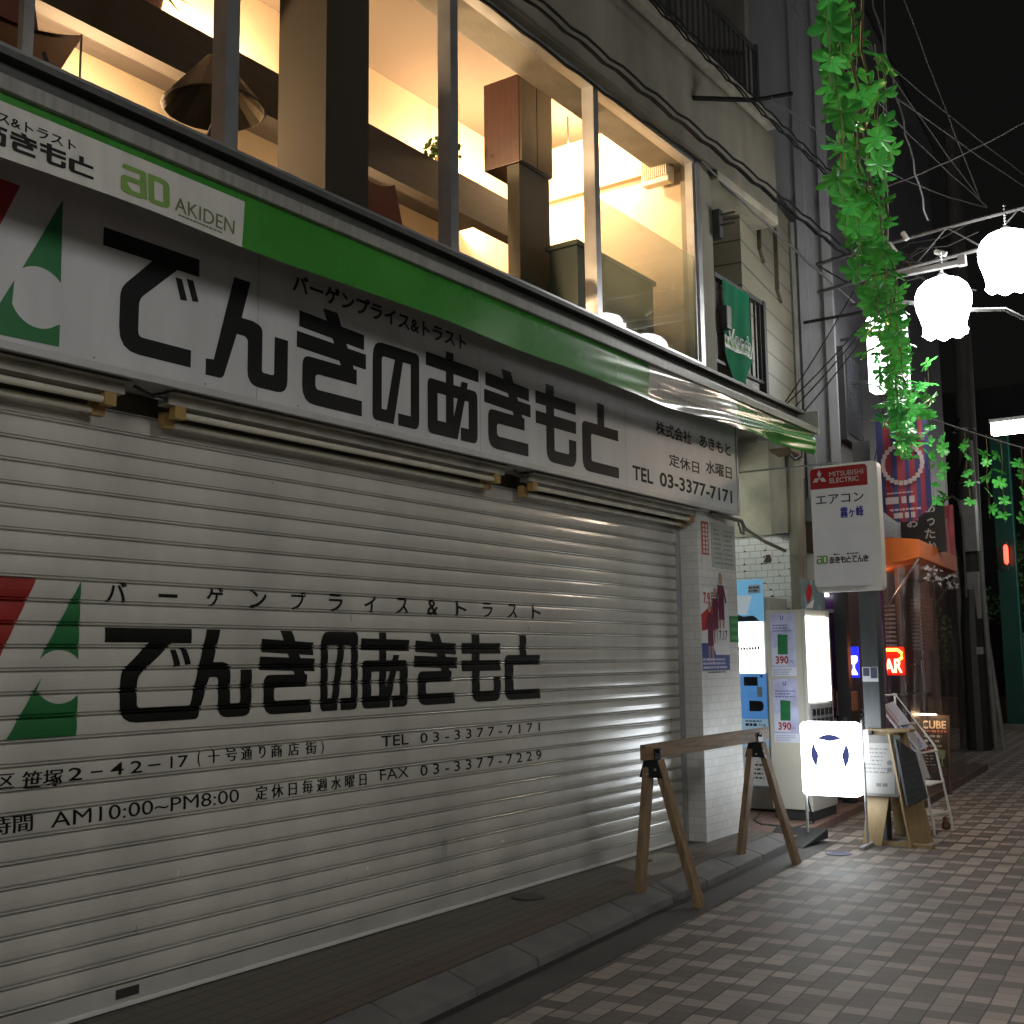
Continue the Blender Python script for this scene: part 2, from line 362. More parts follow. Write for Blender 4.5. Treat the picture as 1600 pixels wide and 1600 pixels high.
def dashes(mb, rng, u0, u1, v0, v1, rows, O, U, V, lift, fill=.55):
    """rows of unreadably small print: short dark strokes"""
    h = (v1-v0)/rows
    for r in range(rows):
        x = u0; y = v1-(r+1)*h
        end = u1-(u1-u0)*rng.random()*.35
        while x < end:
            l = h*(.4+rng.random()*1.1)
            mb.flat([(x, y+h*.2), (min(x+l, end), y+h*.2), (min(x+l, end), y+h*(.2+fill)), (x, y+h*(.2+fill))], O, U, V, lift)
            x += l+h*.3

# ---------------------------------------------------------------- ground
STREET = R(5.1)                                   # the street leaves the shop front at this angle
def kx(y): return 1.07-.0765*(y-3.87)             # kerb line
mb = MB(); mb.face([(-60, -40, -.1), (60, -40, -.1), (60, 120, -.1), (-60, 120, -.1)])
street = struct(mb.build("street", mat=pavermat("pavers", (.285, .238, .205), (.118, .097, .085), .115, .11, STREET, rough=.6)))
mb = MB()
ys = [-8+i*1.0 for i in range(19)]
for a, b in zip(ys, ys[1:]):
    if a > 9: break
    mb.face([(kx(a), a, -.096), (kx(a)+.27, a, -.096), (kx(b)+.27, b, -.096), (kx(b), b, -.096)])
mb2 = MB()
for a, b in zip(ys, ys[1:]):
    if a > 9: break
    mb2.face([(kx(a), a, -.092), (kx(a)+.05, a, -.092), (kx(b)+.05, b, -.092), (kx(b), b, -.092)])
kerb_foot = struct(mb2.build("kerb_foot_strip", mat=pm("strip_black", (.012, .011, .010), .8, .4, 5)))  # near-black strip along the foot of the kerb
gutter = struct(mb.build("gutter", mat=pm("asphalt", (.07, .064, .06), .75, .35, 2.5, bump=.5, bscale=120)))
rngk = random.Random(3)
mb = MB()
y = -8
while y < 9.55:
    l = min(.6, 9.6-y); j = rngk.uniform(-.004, .004)
    a, b = y+.004, y+l-.004
    mb.hexa([(kx(a)-.19, a, -.1), (kx(a)+j, a, -.1), (kx(b)+j, b, -.1), (kx(b)-.19, b, -.1), (kx(a)-.19, a, .002), (kx(a)-.01+j, a, -.05), (kx(b)-.01+j, b, -.05), (kx(b)-.19, b, .002)])
    y += l
kerb = struct(mb.build("kerb", mat=pm("kerbstone", (.12, .115, .11), .75, .3, 4, bump=.4, bscale=90), bevel=.008))
mb = MB(); mb.face([(-1.5, -8, 0), (kx(-8)-.19, -8, 0), (kx(9.6)-.19, 9.6, 0), (-1.5, 9.6, 0)])
mb.face([(-1.5, -8, 0), (-1.5, 9.6, 0), (-1.5, 9.6, -.1), (-1.5, -8, -.1)])
mb.face([(-1.5, 9.6, 0), (kx(9.6)-.19, 9.6, 0), (kx(9.6)-.19, 9.6, -.1), (-1.5, 9.6, -.1)])
sidewalk = struct(mb.build("sidewalk", mat=pavermat("sidewalk_tiles", (.125, .115, .09), (.09, .08, .062), .10, .10, R(4.4), zig=False, rough=.55)))
mb = MB()
for a, b in zip(ys, ys[1:]):
    if b > 9.6: b = 9.6
    mb.face([(kx(a)-.42, a, .003), (kx(a)-.192, a, .003), (kx(b)-.192, b, .003), (kx(b)-.42, b, .003)])
    if b == 9.6: break
strip = struct(mb.build("sidewalk_border", mat=pavermat("border_tiles", (.115, .085, .065), (.09, .068, .052), .10, .10, R(4.4), zig=False, rough=.6)))
mb = MB(); mb.hexa([(-1.5, 9.605, -.1), (kx(9.6)-.02, 9.605, -.1), (kx(17)-.12, 17, -.1), (-1.5, 17, -.1), (-1.5, 9.605, -.012), (kx(9.6)-.02, 9.605, -.03), (kx(17)-.12, 17, -.03), (-1.5, 17, -.012)])
entry = struct(mb.build("entry_paving", mat=pavermat("red_paving", (.26, .16, .13), (.2, .125, .105), .10, .20, R(4.4), zig=False, rough=.5)))

# ---------------------------------------------------------------- the electric shop's building
concrete = pm("painted_concrete", (.165, .152, .12), .8, .3, 1.6, bump=.25, bscale=35, streak=2.2)
concrete_d = pm("stained_concrete", (.30, .28, .215), .85, .45, 2.3, bump=.4, bscale=30)
alu = pm("aluminium", (.42, .43, .44), .35, .12, 8, metal=.75)
alu_d = pm("dull_aluminium", (.17, .175, .18), .45, .2, 8, metal=.6)
dark = pm("dark_steel", (.035, .035, .036), .5, .3, 9)
white = pm("white_enamel", (.74, .74, .72), .35, .06, 3)
black = pm("black_paint", (.012, .012, .013), .35, .2, 20)
BLD = thing("shop_building", "two storey beige shop building with lit upstairs windows and a closed white shutter", "building", (0, 5, 0))
mb = MB()
mb.box(-.25, -.06, -3, 9.45, 2.64, 4.03); mb.box(-.25, -.06, -3, .6, 0, 2.64)
mb.box(-.04, .06, -3, 9.45, 3.55, 4.035)
mb.box(-.06, .13, 9.23, 9.48, 3.6, 6.05)          # wall end beside the last window
mb.box(-.06, .10, -3, .35, 4.035, 6.05)
mb.build("front_wall", BLD, mat=concrete)
MB().box(-.30, .20, -3, 10.93, 6.0, 6.86).build("beam", BLD, mat=concrete, bevel=.01)
mb = MB(); mb.box(-.30, .30, -3, 10.75, 6.862, 6.95); mb.box(.26, .32, -3, 10.6, 6.80, 6.862)
mb.build("ledge", BLD, mat=pm("ledge_paint", (.26, .24, .20), .7, .25, 3, streak=3))
mb = MB(); mb.box(-1.1, -.95, -3, 10.62, 6.95, 9.4); mb.box(-1.1, .05, 10.62, 10.75, 6.95, 9.4); mb.box(-1.1, .25, -3, 10.75, 9.4, 9.55)
mb.build("upper_wall", BLD, mat=pm("upper_plaster", (.13, .12, .10), .85, .3, 2, bump=.2, streak=3))
# third floor balcony railing
mb = MB()
for (a, b) in ((3.0, 6.1), (6.25, 8.45), (8.6, 10.55)):
    mb.box(.17, .21, a, b, 7.62, 7.66); mb.box(.175, .205, a, b, 6.99, 7.02)
    y = a+.02
    while y < b: mb.box(.18, .20, y, y+.018, 7.0, 7.64); y += .115
    for yy in (a, b-.05): mb.box(.165, .215, yy, yy+.05, 6.95, 7.70)
mb.build("balcony_railing", BLD, mat=dark)
MB().box(-1.3, .20, 9.48, 10.93, 6.0-.09, 5.995).build("soffit", BLD, mat=pm("soffit_plaster", (.30, .275, .215), .85, .3, 3, bump=.3))
mb = MB(); mb.box(-1.3, -.7, 9.48, 9.6, 3.6, 5.905); mb.box(-1.32, -1.2, 9.6, 10.93, 3.6, 5.905); mb.box(-1.3, .1, 9.48, 10.40, 3.86, 3.92)
mb.build("recess_wall", BLD, mat=pm("recess_plaster", (.12, .115, .10), .8, .3, 3, streak=3))
dr = MB().box(-.62, -.57, 9.62, 10.28, 3.6, 5.75).build("door", BLD, mat=pm("door_grey", (.10, .10, .105), .4, .2, 4, streak=5))
MB().box(-.57, -.545, 9.66, 10.24, 3.9, 5.6).build("door_panel", dr, mat=pm("door_panel", (.075, .072, .075), .3, .3, 3, streak=4))
MB().box(-.60, -.54, 10.285, 10.31, 3.6, 5.75).build("door_frame", BLD, mat=white)
mb = MB(); mb.box(.06, .20, 9.485, 9.56, 5.35, 5.62); mb.box(.20, .34, 9.51, 9.53, 5.56, 5.575); mb.box(.20, .34, 9.51, 9.53, 5.46, 5.475)
mb.build("bracket", BLD, mat=dark)
mb = MB(); mb.box(.14, .21, 9.56, 9.66, 4.5, 4.72); mb.build("switch_box", BLD, mat=dark, bevel=.01)
# balcony rail of the recess
mb = MB(); mb.box(.07, .13, 9.49, 10.66, 4.99, 5.035); mb.box(.08, .12, 9.49, 10.66, 4.18, 4.21); mb.box(.06, .14, 10.6, 10.66, 3.95, 5.035)
for i in range(10): mb.box(.09, .11, 9.53+i*.115, 9.545+i*.115, 4.2, 5.0)
mb.build("recess_railing", BLD, mat=dark)
# tiled pillar
tile_w = brickmat("white_wall_tile", (.62, .62, .60), (.50, .50, .48), .115, .066, .45, var=.05)
pl = MB().box(-.2, .19, 8.83, 9.6, 0, 2.80).build("pillar", BLD, mat=tile_w)
mb = MB(); mb.box(.0, .012, 8.8, 8.83, .1, 2.6); mb.build("pillar_trim", pl, mat=alu)
mb = MB(); mb.box(.02, .155, 8.822, 8.829, .50, .60); mb.mat(black); mb.tube([(.09, 8.823, .545), (.09, 8.815, .545)], .022, 12)
mb.mats = [pm("outlet_plate", (.50, .50, .48), .4), black]
o_pl = mb.build("socket_plate", pl)
# roller shutter
PITCH = .098; Z0 = .1; ZT = 2.66
PROF = [(0, -.0105), (.0028, -.0105), (.0046, -.004), (.0056, .003), (.0070, .0062), (.0089, .0074), (.0108, .0062), (.0122, .003), (.0132, -.004), (.0152, -.0105), (.018, -.0105), (.0205, .001), (.034, .003), (.052, .0045), (.070, .004), (.088, .002), (.0958, .000), (.098, -.0105)]
PH = .002
knots = []
k = -2
while True:
    zb = PH+k*PITCH
    if zb > ZT: break
    for z, x in PROF[:-1]:
        if Z0 <= zb+z <= ZT: knots.append((zb+z, x))
    k += 1
knots = [(Z0, 0.0)]+knots+[(ZT, 0.0)]
def prof(z):
    for (a, xa), (b, xb) in zip(knots, knots[1:]):
        if a <= z <= b: return xa+(xb-xa)*(z-a)/max(1e-6, b-a)
    return 0.
shut_m = pm("shutter_paint", (.50, .49, .445), .30, .2, 1.3, streak=2.0, bump=.05, bscale=14, spec=.8)
sb = shut_m.node_tree.nodes['Principled BSDF']; sb.inputs['Coat Weight'].default_value = .45; sb.inputs['Coat Roughness'].default_value = .13
mb = MB(); ncol = 33; vs = []; fs = []
for i in range(ncol+1):
    y = .62+(8.78-.62)*i/ncol
    wv = .0006*math.sin(i*1.7)+.001*math.sin(i*.63+1)
    for z, x in knots: vs.append((x+wv*math.sin(z*2.1), y, z))
nk = len(knots)
for i in range(ncol):
    for j in range(nk-1): fs.append((i*nk+j, (i+1)*nk+j, (i+1)*nk+j+1, i*nk+j+1))
mb.raw(vs, fs)
SH = mb.build("roller_shutter", BLD, mat=shut_m)
mb = MB(); mb.box(-.012, .012, .62, 8.78, .028, .1); mb.build("bottom_rail", SH, mat=pm("rail_paint", (.40, .39, .365), .4, .15, 3), bevel=.002)
mb = MB(); mb.box(-.012, .022, .62, 8.78, .006, .027); mb.build("bottom_seal", SH, mat=pm("seal_alu", (.62, .61, .58), .35, .1, 5), bevel=.003)
mb = MB(); mb.box(.012, .016, 3.30, 3.42, .045, .085); mb.build("lock_plate", SH, mat=dark)
for a in (8.782, .57): MB().box(-.03, .03, a, a+.044, 0, 2.64).build("guide_rail", SH, mat=alu)
def painted(name, polys, m, parent, lift=.0022):
    """paint that follows the slats: flat polygons in (y, z) cut at every fold of the shutter and pressed onto it"""
    bm = bmesh.new()
    for n, pts in enumerate(polys):
        try: bm.faces.new([bm.verts.new((n % 7*1e-4, p[0], p[1])) for p in pts])
        except ValueError: pass
    bm.normal_update()
    bmesh.ops.triangulate(bm, faces=[f for f in bm.faces if len(f.verts) > 4], ngon_method='EAR_CLIP')
    for z, x in knots:
        bmesh.ops.bisect_plane(bm, geom=bm.verts[:]+bm.edges[:]+bm.faces[:], plane_co=(0, 0, z), plane_no=(0, 0, 1))
    bmesh.ops.triangulate(bm, faces=[f for f in bm.faces if len(f.verts) > 4])
    for v in bm.verts:
        i = (v.co.y-.62)/(8.78-.62)*ncol; wv = .0006*math.sin(i*1.7)+.001*math.sin(i*.63+1)
        v.co.x = prof(v.co.z)+wv*math.sin(v.co.z*2.1)+lift+v.co.x
    me = bpy.data.meshes.new(name); bm.to_mesh(me); bm.free(); me.materials.append(m)
    o = bpy.data.objects.new(name, me); C.objects.link(o); put(o, parent); return o
shutblack = pm("shutter_black", (.007, .007, .007), .5, .2, 30, spec=.12)
shutgreen = pm("shutter_green", (.012, .13, .035), .35, .15, 6)
shutred = pm("shutter_red", (.26, .018, .014), .35, .15, 6)
polys = []
SPAN_S = [(3.19, 3.675), (3.635, 4.06), (4.11, 4.505), (4.55, 4.845), (4.87, 5.29), (5.335, 5.755), (5.80, 6.22), (6.265, 6.685)]
for kk, (a, b) in zip(SHOPNAME, SPAN_S):
    for st in GLYPH[kk]: polys.append([(a+(b-a)*p[0], 1.235+.43*p[1]) for p in rpoly(st)])
painted("shop_name", polys, shutblack, SH)
def tpolys(body, y0, y1, z0, z1, bold=.012):
    vs, fs = textmesh(body, 0 if any(c in 'MNWKAVZ' for c in body) else bold); return [[(y0+(y1-y0)*vs[i][0], z0+(z1-z0)*vs[i][1]) for i in f] for f in fs]
polys = []
chars = "バーゲンプライス&トラスト"; n = len(chars)
for i, ch in enumerate(chars):
    yc = 3.245+(6.65-3.245)*i/(n-1); hh = .018 if ch == "ー" else .098
    z0 = 1.81 if ch == "ー" else 1.775
    polys += tpolys(ch, yc-.055, yc+.055, z0, z0+hh, .02)
painted("slogan_lettering", polys, shutblack, SH)
polys = []
for body, a, b, z0, z1 in (("東京都渋谷区", 2.25, 2.78, 1.0, 1.065), ("笹塚", 2.815, 3.005, .99, 1.062), ("2", 3.03, 3.10, 1.005, 1.06), ("–", 3.14, 3.2, 1.03, 1.037), ("4", 3.24, 3.31, 1.01, 1.065), ("2", 3.345, 3.41, 1.01, 1.065), ("–", 3.44, 3.51, 1.035, 1.042), ("1", 3.567, 3.579, 1.015, 1.07), ("7", 3.61, 3.67, 1.015, 1.07),
                           ("(", 3.725, 3.745, 1.01, 1.082), ("十", 3.79, 3.86, 1.02, 1.082), ("号", 3.90, 3.97, 1.02, 1.085), ("通", 4.0, 4.07, 1.018, 1.083), ("り", 4.12, 4.16, 1.02, 1.083), ("商", 4.20, 4.275, 1.016, 1.082), ("店", 4.32, 4.395, 1.016, 1.082), ("街", 4.445, 4.525, 1.014, 1.08), (")", 4.56, 4.58, 1.008, 1.08),
                           ("TEL", 5.045, 5.285, 1.014, 1.075), ("0 3 - 3 3 7 7 - 7 1 7 1", 5.39, 6.675, 1.012, 1.072),
                           ("時間", 2.68, 2.87, .818, .888), ("AM10:00~PM8:00", 2.955, 3.99, .818, .882), ("定 休 日 毎 週 水 曜 日", 4.10, 4.92, .812, .882),
                           ("FAX", 5.035, 5.285, .826, .886), ("0 3 - 3 3 7 7 - 7 2 2 9", 5.39, 6.69, .82, .884)):
    if ord(body[0]) > 0x3000:
        for q in (-.0022, -.0007, .0008, .0022): polys += tpolys(body, a+q, b+q, z0, z1, 0)
    else: polys += tpolys(body, a, b, z0, z1, .008)
painted("address_lettering", polys, shutblack, SH)
def arc(cx, cy, r, a0, a1, n=14): return [(cx+r*math.cos(R(a0+(a1-a0)*i/n)), cy+r*math.sin(R(a0+(a1-a0)*i/n))) for i in range(n+1)]
# emblem: a red slab and a green peak with a round bite
e1 = [(2.835, 1.505), (3.058, 1.86), (3.058, 1.50)]
cut = arc(2.955, 1.445, .135, 22, 135)
painted("emblem_green", [[(3.06, 1.865), (2.872, 1.525)]+arc(2.965, 1.44, .125, 136, 42)+[(3.058, 1.50)], [(2.885, 1.45), (2.735, 1.195), (3.063, 1.195), (3.063, 1.37)]+arc(2.975, 1.46, .125, -48, -150)], shutgreen, SH)
painted("emblem_red", [[(2.2, 1.868), (2.845, 1.865), (2.56, 1.25), (2.2, 1.25)]], shutred, SH)

e3 = [(4.93+.011*math.cos(i*.7), .36+.012*math.sin(i*.7)) for i in range(9)]
painted("tape_scrap", [e3, [(3.62, .50), (3.626, .50), (3.632, .545), (3.626, .545)], [(6.2, .33), (6.24, .33), (6.24, .345), (6.2, .345)]], pm("tape_white", (.75, .74, .70), .5, .1), SH)
rg = random.Random(19); pol = []
for i in range(46):
    y = rg.uniform(.8, 8.7); z = rg.choice((.11, .2, .3, .4, .55, 1.2, 1.7, 2.1, 2.4))+rg.uniform(-.04, .04); s_ = rg.uniform(.002, .006); l_ = rg.uniform(.004, .05)
    pol.append([(y-s_, z), (y+s_*.6, z+.002), (y+s_*.4, z+l_), (y-s_*.5, z+l_*.8)])
painted("scuff_marks", pol, pm("scuff_grey", (.22, .20, .17), .6, .4, 30), SH, .0016)
# upper windows
glass = glassmat("window_glass", .022, film=0)
film = glassmat("frosted_film", .03, film=.42, filmcol=(.30, .345, .28), rough=.02)
edges = [.4, 1.85, 3.735, 5.585, 7.39, 9.18]
for i, (a, b) in enumerate(zip(edges, edges[1:])):
    mb = MB(); z0, z1 = 4.035, 6.0
    mb.box(.03, .135, a-.035, a+.035, z0+.06, z1-.05); mb.box(.045, .12, a+.035, a+.065, z0+.06, z1-.05)
    mb.box(.03, .14, a-.035, b-.035, z0, z0+.06); mb.box(.03, .13, a-.035, b-.035, z1-.05, z1-.002)
    if i == 4: mb.box(.03, .14, b-.035, b+.045, z0, z1-.002); mb.box(.055, .12, b-.07, b-.035, z0+.06, z1-.05)
    if i == 1: mb.box(.05, .09, 2.62, 2.67, z0+.06, z1-.05)
    wd = mb.build("window", BLD, mat=alu)
    x = .10
    MB().box(x-.003, x+.003, a+.04, b-.04, z0+.06 if i < 4 else 5.075, z1-.05).build("pane", wd, mat=glass)
    if i == 4: MB().box(x-.003, x+.003, a+.04, b-.04, z0+.06, 5.073).build("frosted_pane", wd, mat=film)
# sill and flashing under the windows
mb = MB(); mb.box(.0, .20, .3, 9.25, 3.965, 4.034); mb.build("window_sill", BLD, mat=alu_d)
# room behind the windows
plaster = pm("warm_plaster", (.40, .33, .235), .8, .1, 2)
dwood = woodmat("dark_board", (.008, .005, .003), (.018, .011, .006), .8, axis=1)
mb = MB(); mb.box(-2.05, -1.9, .35, 9.45, 3.6, 6.6); mb.box(-2.05, -.06, .25, .35, 3.6, 6.6); mb.box(-1.9, -.06, 9.30, 9.45, 3.6, 6.6)
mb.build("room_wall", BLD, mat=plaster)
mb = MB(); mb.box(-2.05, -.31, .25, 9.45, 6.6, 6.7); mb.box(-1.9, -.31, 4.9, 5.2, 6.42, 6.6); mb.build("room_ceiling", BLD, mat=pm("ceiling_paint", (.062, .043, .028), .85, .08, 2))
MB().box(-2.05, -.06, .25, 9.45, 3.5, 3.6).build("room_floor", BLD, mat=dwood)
mb = MB(); mb.box(-1.27, -1.15, .36, 8.25, 5.21, 5.55); mb.box(-1.9, -1.27, .36, 8.25, 5.5, 5.54)
mb.build("room_shelf", BLD, mat=dwood)
mb = MB(); mb.box(-.72, -.30, 4.86, 5.25, 3.6, 6.6); mb.build("room_pillar", BLD, mat=pm("brown_pillar", (.014, .011, .007), .9, .2, 2))
MB().box(-.76, -.64, 7.45, 7.9, 3.6, 5.555).build("room_column", BLD, mat=pm("brown_column", (.03, .028, .017), .7, .2, 2))
mb = MB(); mb.box(-1.9, -.06, 9.22, 9.298, 6.02, 6.10); mb.box(-1.9, -.06, 9.26, 9.298, 6.10, 6.14); mb.build("picture_rail", BLD, mat=pm("rail_wood", (.42, .30, .17), .6, .1, 6))
# things in the upstairs room
t = thing("wall_cabinet", "dark brown cabinet hanging upstairs beside the brightest lamp", "cabinet", (-.82, 7.6, 5.5))
MB().box(-.98, -.62, 7.43, 7.9, 5.56, 6.32).build("cabinet_body", t, mat=woodmat("cabinet_wood", (.03, .010, .007), (.05, .018, .012), .4, axis=2), bevel=.004)
for a in (7.435, 7.67): MB().box(-.618, -.60, a, a+.225, 5.565, 6.315).build("cabinet_door", t, mat=woodmat("cabinet_door", (.018, .012, .008), (.03, .021, .013), .4, axis=2))
t = thing("vent_unit", "cream louvred vent box high on the wall of the lit room by the last window", "vent", (-.25, 9.2, 5.87))
MB().box(-.40, -.11, 9.10, 9.218, 5.85, 6.21).build("vent_housing", t, mat=pm("cream_plastic", (.66, .58, .44), .5, .06), bevel=.02)
for i in range(13): MB().box(-.385+i*.0205, -.375+i*.0205, 9.085, 9.099, 5.9, 6.17).build("louvre", t, mat=MATS["cream_plastic"])
def warm_lamp(loc, r, st, label, parts=True):
    t = thing("room_lamp", label, "lamp", loc)
    mb = MB(); mb.lathe([(.001, -r), (r*.6, -r*.8), (r, 0), (r*.6, r*.8), (.001, r)], loc, 16)
    mb.build("lamp_globe", t, smooth=True, mat=emat("warm_globe_%d" % int(st), (1, .66, .35), st))
    MB().tube([(loc[0], loc[1], loc[2]+r*.9), (loc[0], loc[1], 6.59)], .008, 6).build("lamp_cord", t, mat=dark)
ST = 800
warm_lamp((-1.0, 8.80, 6.22), .085, ST*1.3, "round warm lamp glaring beside the hanging dark cabinet upstairs")
warm_lamp((-1.74, 8.0, 5.68), .085, ST*2.8, "round warm lamp behind the long dark shelf, next to its right end")
warm_lamp((-1.74, 5.2, 5.68), .085, ST*2.8, "warm lamp behind the dark shelf, in the left part of the upstairs room")
warm_lamp((-1.72, 4.1, 4.7), .06, ST*4.2, "low warm lamp under the dark shelf near the chairs upstairs")
warm_lamp((-1.62, 6.6, 4.6), .06, ST*.8, "small warm lamp under the dark shelf behind the middle window")
# chairs upstairs
def shell_chair(loc, rz, label):
    t = thing("shell_chair", label, "chair", (0, 0, 0), "shell chairs upstairs")
    red = pm("maroon_shell", (.085, .02, .016), .45, .2)
    mb = MB(); vs = []; fs = []
    nu, nv = 9, 11
    for j in range(nv):
        v = j/(nv-1); 
        for i in range(nu):
            u = i/(nu-1)*2-1; wdt = .26*(1-.55*max(0, v-.35)**1.2)
            y = -.22+.5*min(v/.5, 1) + .10*max(0, v-.5)/.5
            z = .46+.03*math.cos(v*6)+(0 if v < .45 else .62*((v-.45)/.55)**1.1)+.05*u*u
            vs.append((u*wdt, y, z))
    for j in range(nv-1):
        for i in range(nu-1): fs.append((j*nu+i, j*nu+i+1, (j+1)*nu+i+1, (j+1)*nu+i))
    k = len(vs); vs2 = [(x, y+.006, z-.018) for x, y, z in vs]
    mb.raw(vs, fs); mb.raw(vs2, [f[::-1] for f in fs]); mb.build("seat_shell", t, smooth=True, mat=red)
    for sx, sy in ((-1, -1), (1, -1), (1, 1), (-1, 1)):
        MB().tube([(sx*.12, sy*.1, .45), (sx*.24, sy*.22, 0)], .011, 6).build("leg", t, mat=dark)
    MB().tube([(-.19, -.16, .2), (.19, .16, .2)], .007, 6).build("brace", t, mat=dark); MB().tube([(.19, -.16, .2), (-.19, .16, .2)], .007, 6).build("brace", t, mat=dark)
    t.location = loc; t.rotation_euler = (0, 0, rz); return t
mb = MB(); mb.box(-1.1, -.12, .6, 4.6, 3.95, 4.02); 
for yy in (.7, 2.6, 4.5):
    for xx in (-1.05, -.2): mb.box(xx, xx+.05, yy, yy+.05, 3.6, 3.95)
tag(mb.build("display_table", mat=dwood), "low dark table carrying the chairs upstairs", "table")
shell_chair((-.55, 2.95, 4.02), R(75), "maroon shell chair on wire legs in the second window from the left")
shell_chair((-.72, 6.15, 3.95), R(80), "maroon shell chair standing low in the middle upstairs window")
t = thing("tripod_lamp", "unlit tripod lamp with wide dark cone shade behind the left mullion", "lamp", (-.55, 4.2, 4.02))
MB().lathe([(.03, 1.06), (.05, 1.05), (.30, .74), (.29, .735), (.02, 1.0)], (-.55, 4.2, 3.95), 20).build("lamp_shade", t, mat=black)
MB().tube([(-.55, 4.2, 4.97), (-.55, 4.2, 4.55)], .012, 8).build("pole", t, mat=dark)
for a in (20, 140, 260): MB().tube([(-.55, 4.2, 4.6), (-.55+.22*math.cos(R(a)), 4.2+.22*math.sin(R(a)), 4.02)], .012, 6).build("leg", t, mat=dark)
t = thing("cupboard", "grey green cupboard blurred behind the frosted lower glass upstairs", "cupboard", (-.4, 8.6, 3.6))
MB().box(-.55, -.28, 7.75, 9.05, 3.6, 4.86).build("cupboard_body", t, mat=pm("greygreen", (.035, .06, .05), .5, .1)); MB().box(-.57, -.26, 7.72, 9.08, 4.86, 4.90).build("cupboard_top", t, mat=MATS["greygreen"])
def plant(loc, r, n, label, spiky):
    t = thing("potted_plant", label, "plant", loc)
    MB().lathe([(.001, 0), (.05, 0), (.065, .09), (.055, .09), (.05, .02)], loc, 12).build("pot", t, mat=pm("terracotta", (.2, .09, .05), .7))
    rg = random.Random(n); mb = MB()
    for i in range(n):
        a = rg.uniform(0, 6.28); e = rg.uniform(.1, 1.45); d = Vector((math.cos(a)*math.cos(e), math.sin(a)*math.cos(e), math.sin(e)))
        s = r*rg.uniform(.45, 1); p = Vector(loc)+Vector((0, 0, .09))+d*s*(.15 if spiky else 1); l = r*(rg.uniform(.7, 1.2) if spiky else .28)
        q = d if spiky else Vector((rg.uniform(-1, 1), rg.uniform(-1, 1), rg.uniform(-1, 1))).normalized(); sd = q.orthogonal().normalized()*(.008 if spiky else l*.4)
        mb.face([p-sd*.3, p+q*l*.5-sd, p+q*l+Vector((0, 0, -.3*l if spiky else 0)), p+q*l*.5+sd])
    mb.build("foliage", t, mat=pm("houseplant", (.05, .09, .02), .5, .4, 20))
plant((-1.2, 7.15, 5.55), .17, 260, "bushy potted plant on the dark shelf left of the third mullion", False)
plant((-1.2, 4.25, 5.55), .26, 60, "spiky grass plant on the dark shelf in the second upstairs window", True)

# ---------------------------------------------------------------- the long sign board
sg_w = pm("sign_white", (.50, .505, .515), .42, .11, 2, streak=3, spec=.4)
SG = thing("shop_sign_board", "long white shop sign board with huge black Japanese lettering over the shutter", "sign", (.16, 5.3, 2.74))
mb = MB(); mb.box(.02, .296, .2, 9.46, 2.75, 3.58); mb.build("sign_box", SG, mat=pm("sign_side", (.36, .36, .36), .5, .15, 3))
mb = MB(); mb.box(.297, .300, .23, 9.43, 2.775, 3.56); mb.build("sign_face", SG, mat=sg_w)
mb = MB(); mb.box(.285, .308, .2, 9.46, 2.74, 2.774); mb.box(.285, .308, 9.432, 9.462, 2.774, 3.58); mb.build("sign_frame", SG, mat=pm("frame_grey", (.42, .42, .415), .4, .12, 5), bevel=.002)
mb = MB(); SPAN = [(2.905, 3.425), (3.475, 3.995), (4.055, 4.575), (4.63, 5.03), (5.09, 5.605), (5.66, 6.175), (6.235, 6.74), (6.82, 7.33)]
for kk, sp_, zt in zip(SHOPNAME, SPAN, (3.375, 3.35, 3.345, 3.262, 3.338, 3.345, 3.347, 3.335)):
    zb = 2.85 if kk in 'de' else 2.835 if kk == 'n' else 2.815
    glyphs(mb, [kk], [sp_], zb, zt, (.3015, 0, 0), *FY)
mb.build("shop_name", SG, mat=pm("sign_black", (.010, .010, .011), .55, .15, 6, spec=.2))
mb = MB()
mb.text("バーゲンプライス&トラスト", (.3015, 4.02, 3.38), (0, 1, 0), (0, 0, 1), 1.46, .10, .03)
mb.build("slogan", SG, mat=MATS["sign_black"])
mb = MB()
for body, y0, y1, z0, z1 in (("株式会社", 7.93, 8.55, 3.245, 3.355), ("あきもと", 8.70, 9.325, 3.255, 3.365), ("定休日", 8.14, 8.675, 3.02, 3.12), ("水曜日", 8.81, 9.325, 3.05, 3.16), ("TEL", 7.535, 7.86, 2.835, 2.945), ("03-3377-7171", 7.97, 9.32, 2.835, 2.95)):
    mb.text(body, (.3015, y0, z0), (0, 1, 0), (0, 0, 1), y1-y0, z1-z0, .035 if ord(body[0]) > 0x4e00 else .025)
mb.build("small_lettering", SG, mat=MATS["sign_black"])
mb = MB()
mb.flat([(2.705, 3.43), (2.535, 3.085)]+arc(2.615, 2.985, .128, 127, 42)+[(2.711, 3.068)], (.3015, 0, 0), *FY)
mb.flat([(2.505, 3.03), (2.38, 2.79), (2.714, 2.80), (2.714, 2.895)]+arc(2.615, 2.985, .128, -42, -155)[1:], (.3018, 0, 0), *FY)
mb.build("emblem_green", SG, mat=pm("sign_green", (.012, .14, .04), .4, .08))
mb = MB(); mb.flat([(1.9, 3.43), (2.512, 3.425), (2.25, 2.79), (1.9, 2.79)], (.3015, 0, 0), *FY); mb.build("emblem_red", SG, mat=pm("sign_red", (.28, .02, .018), .4, .08))

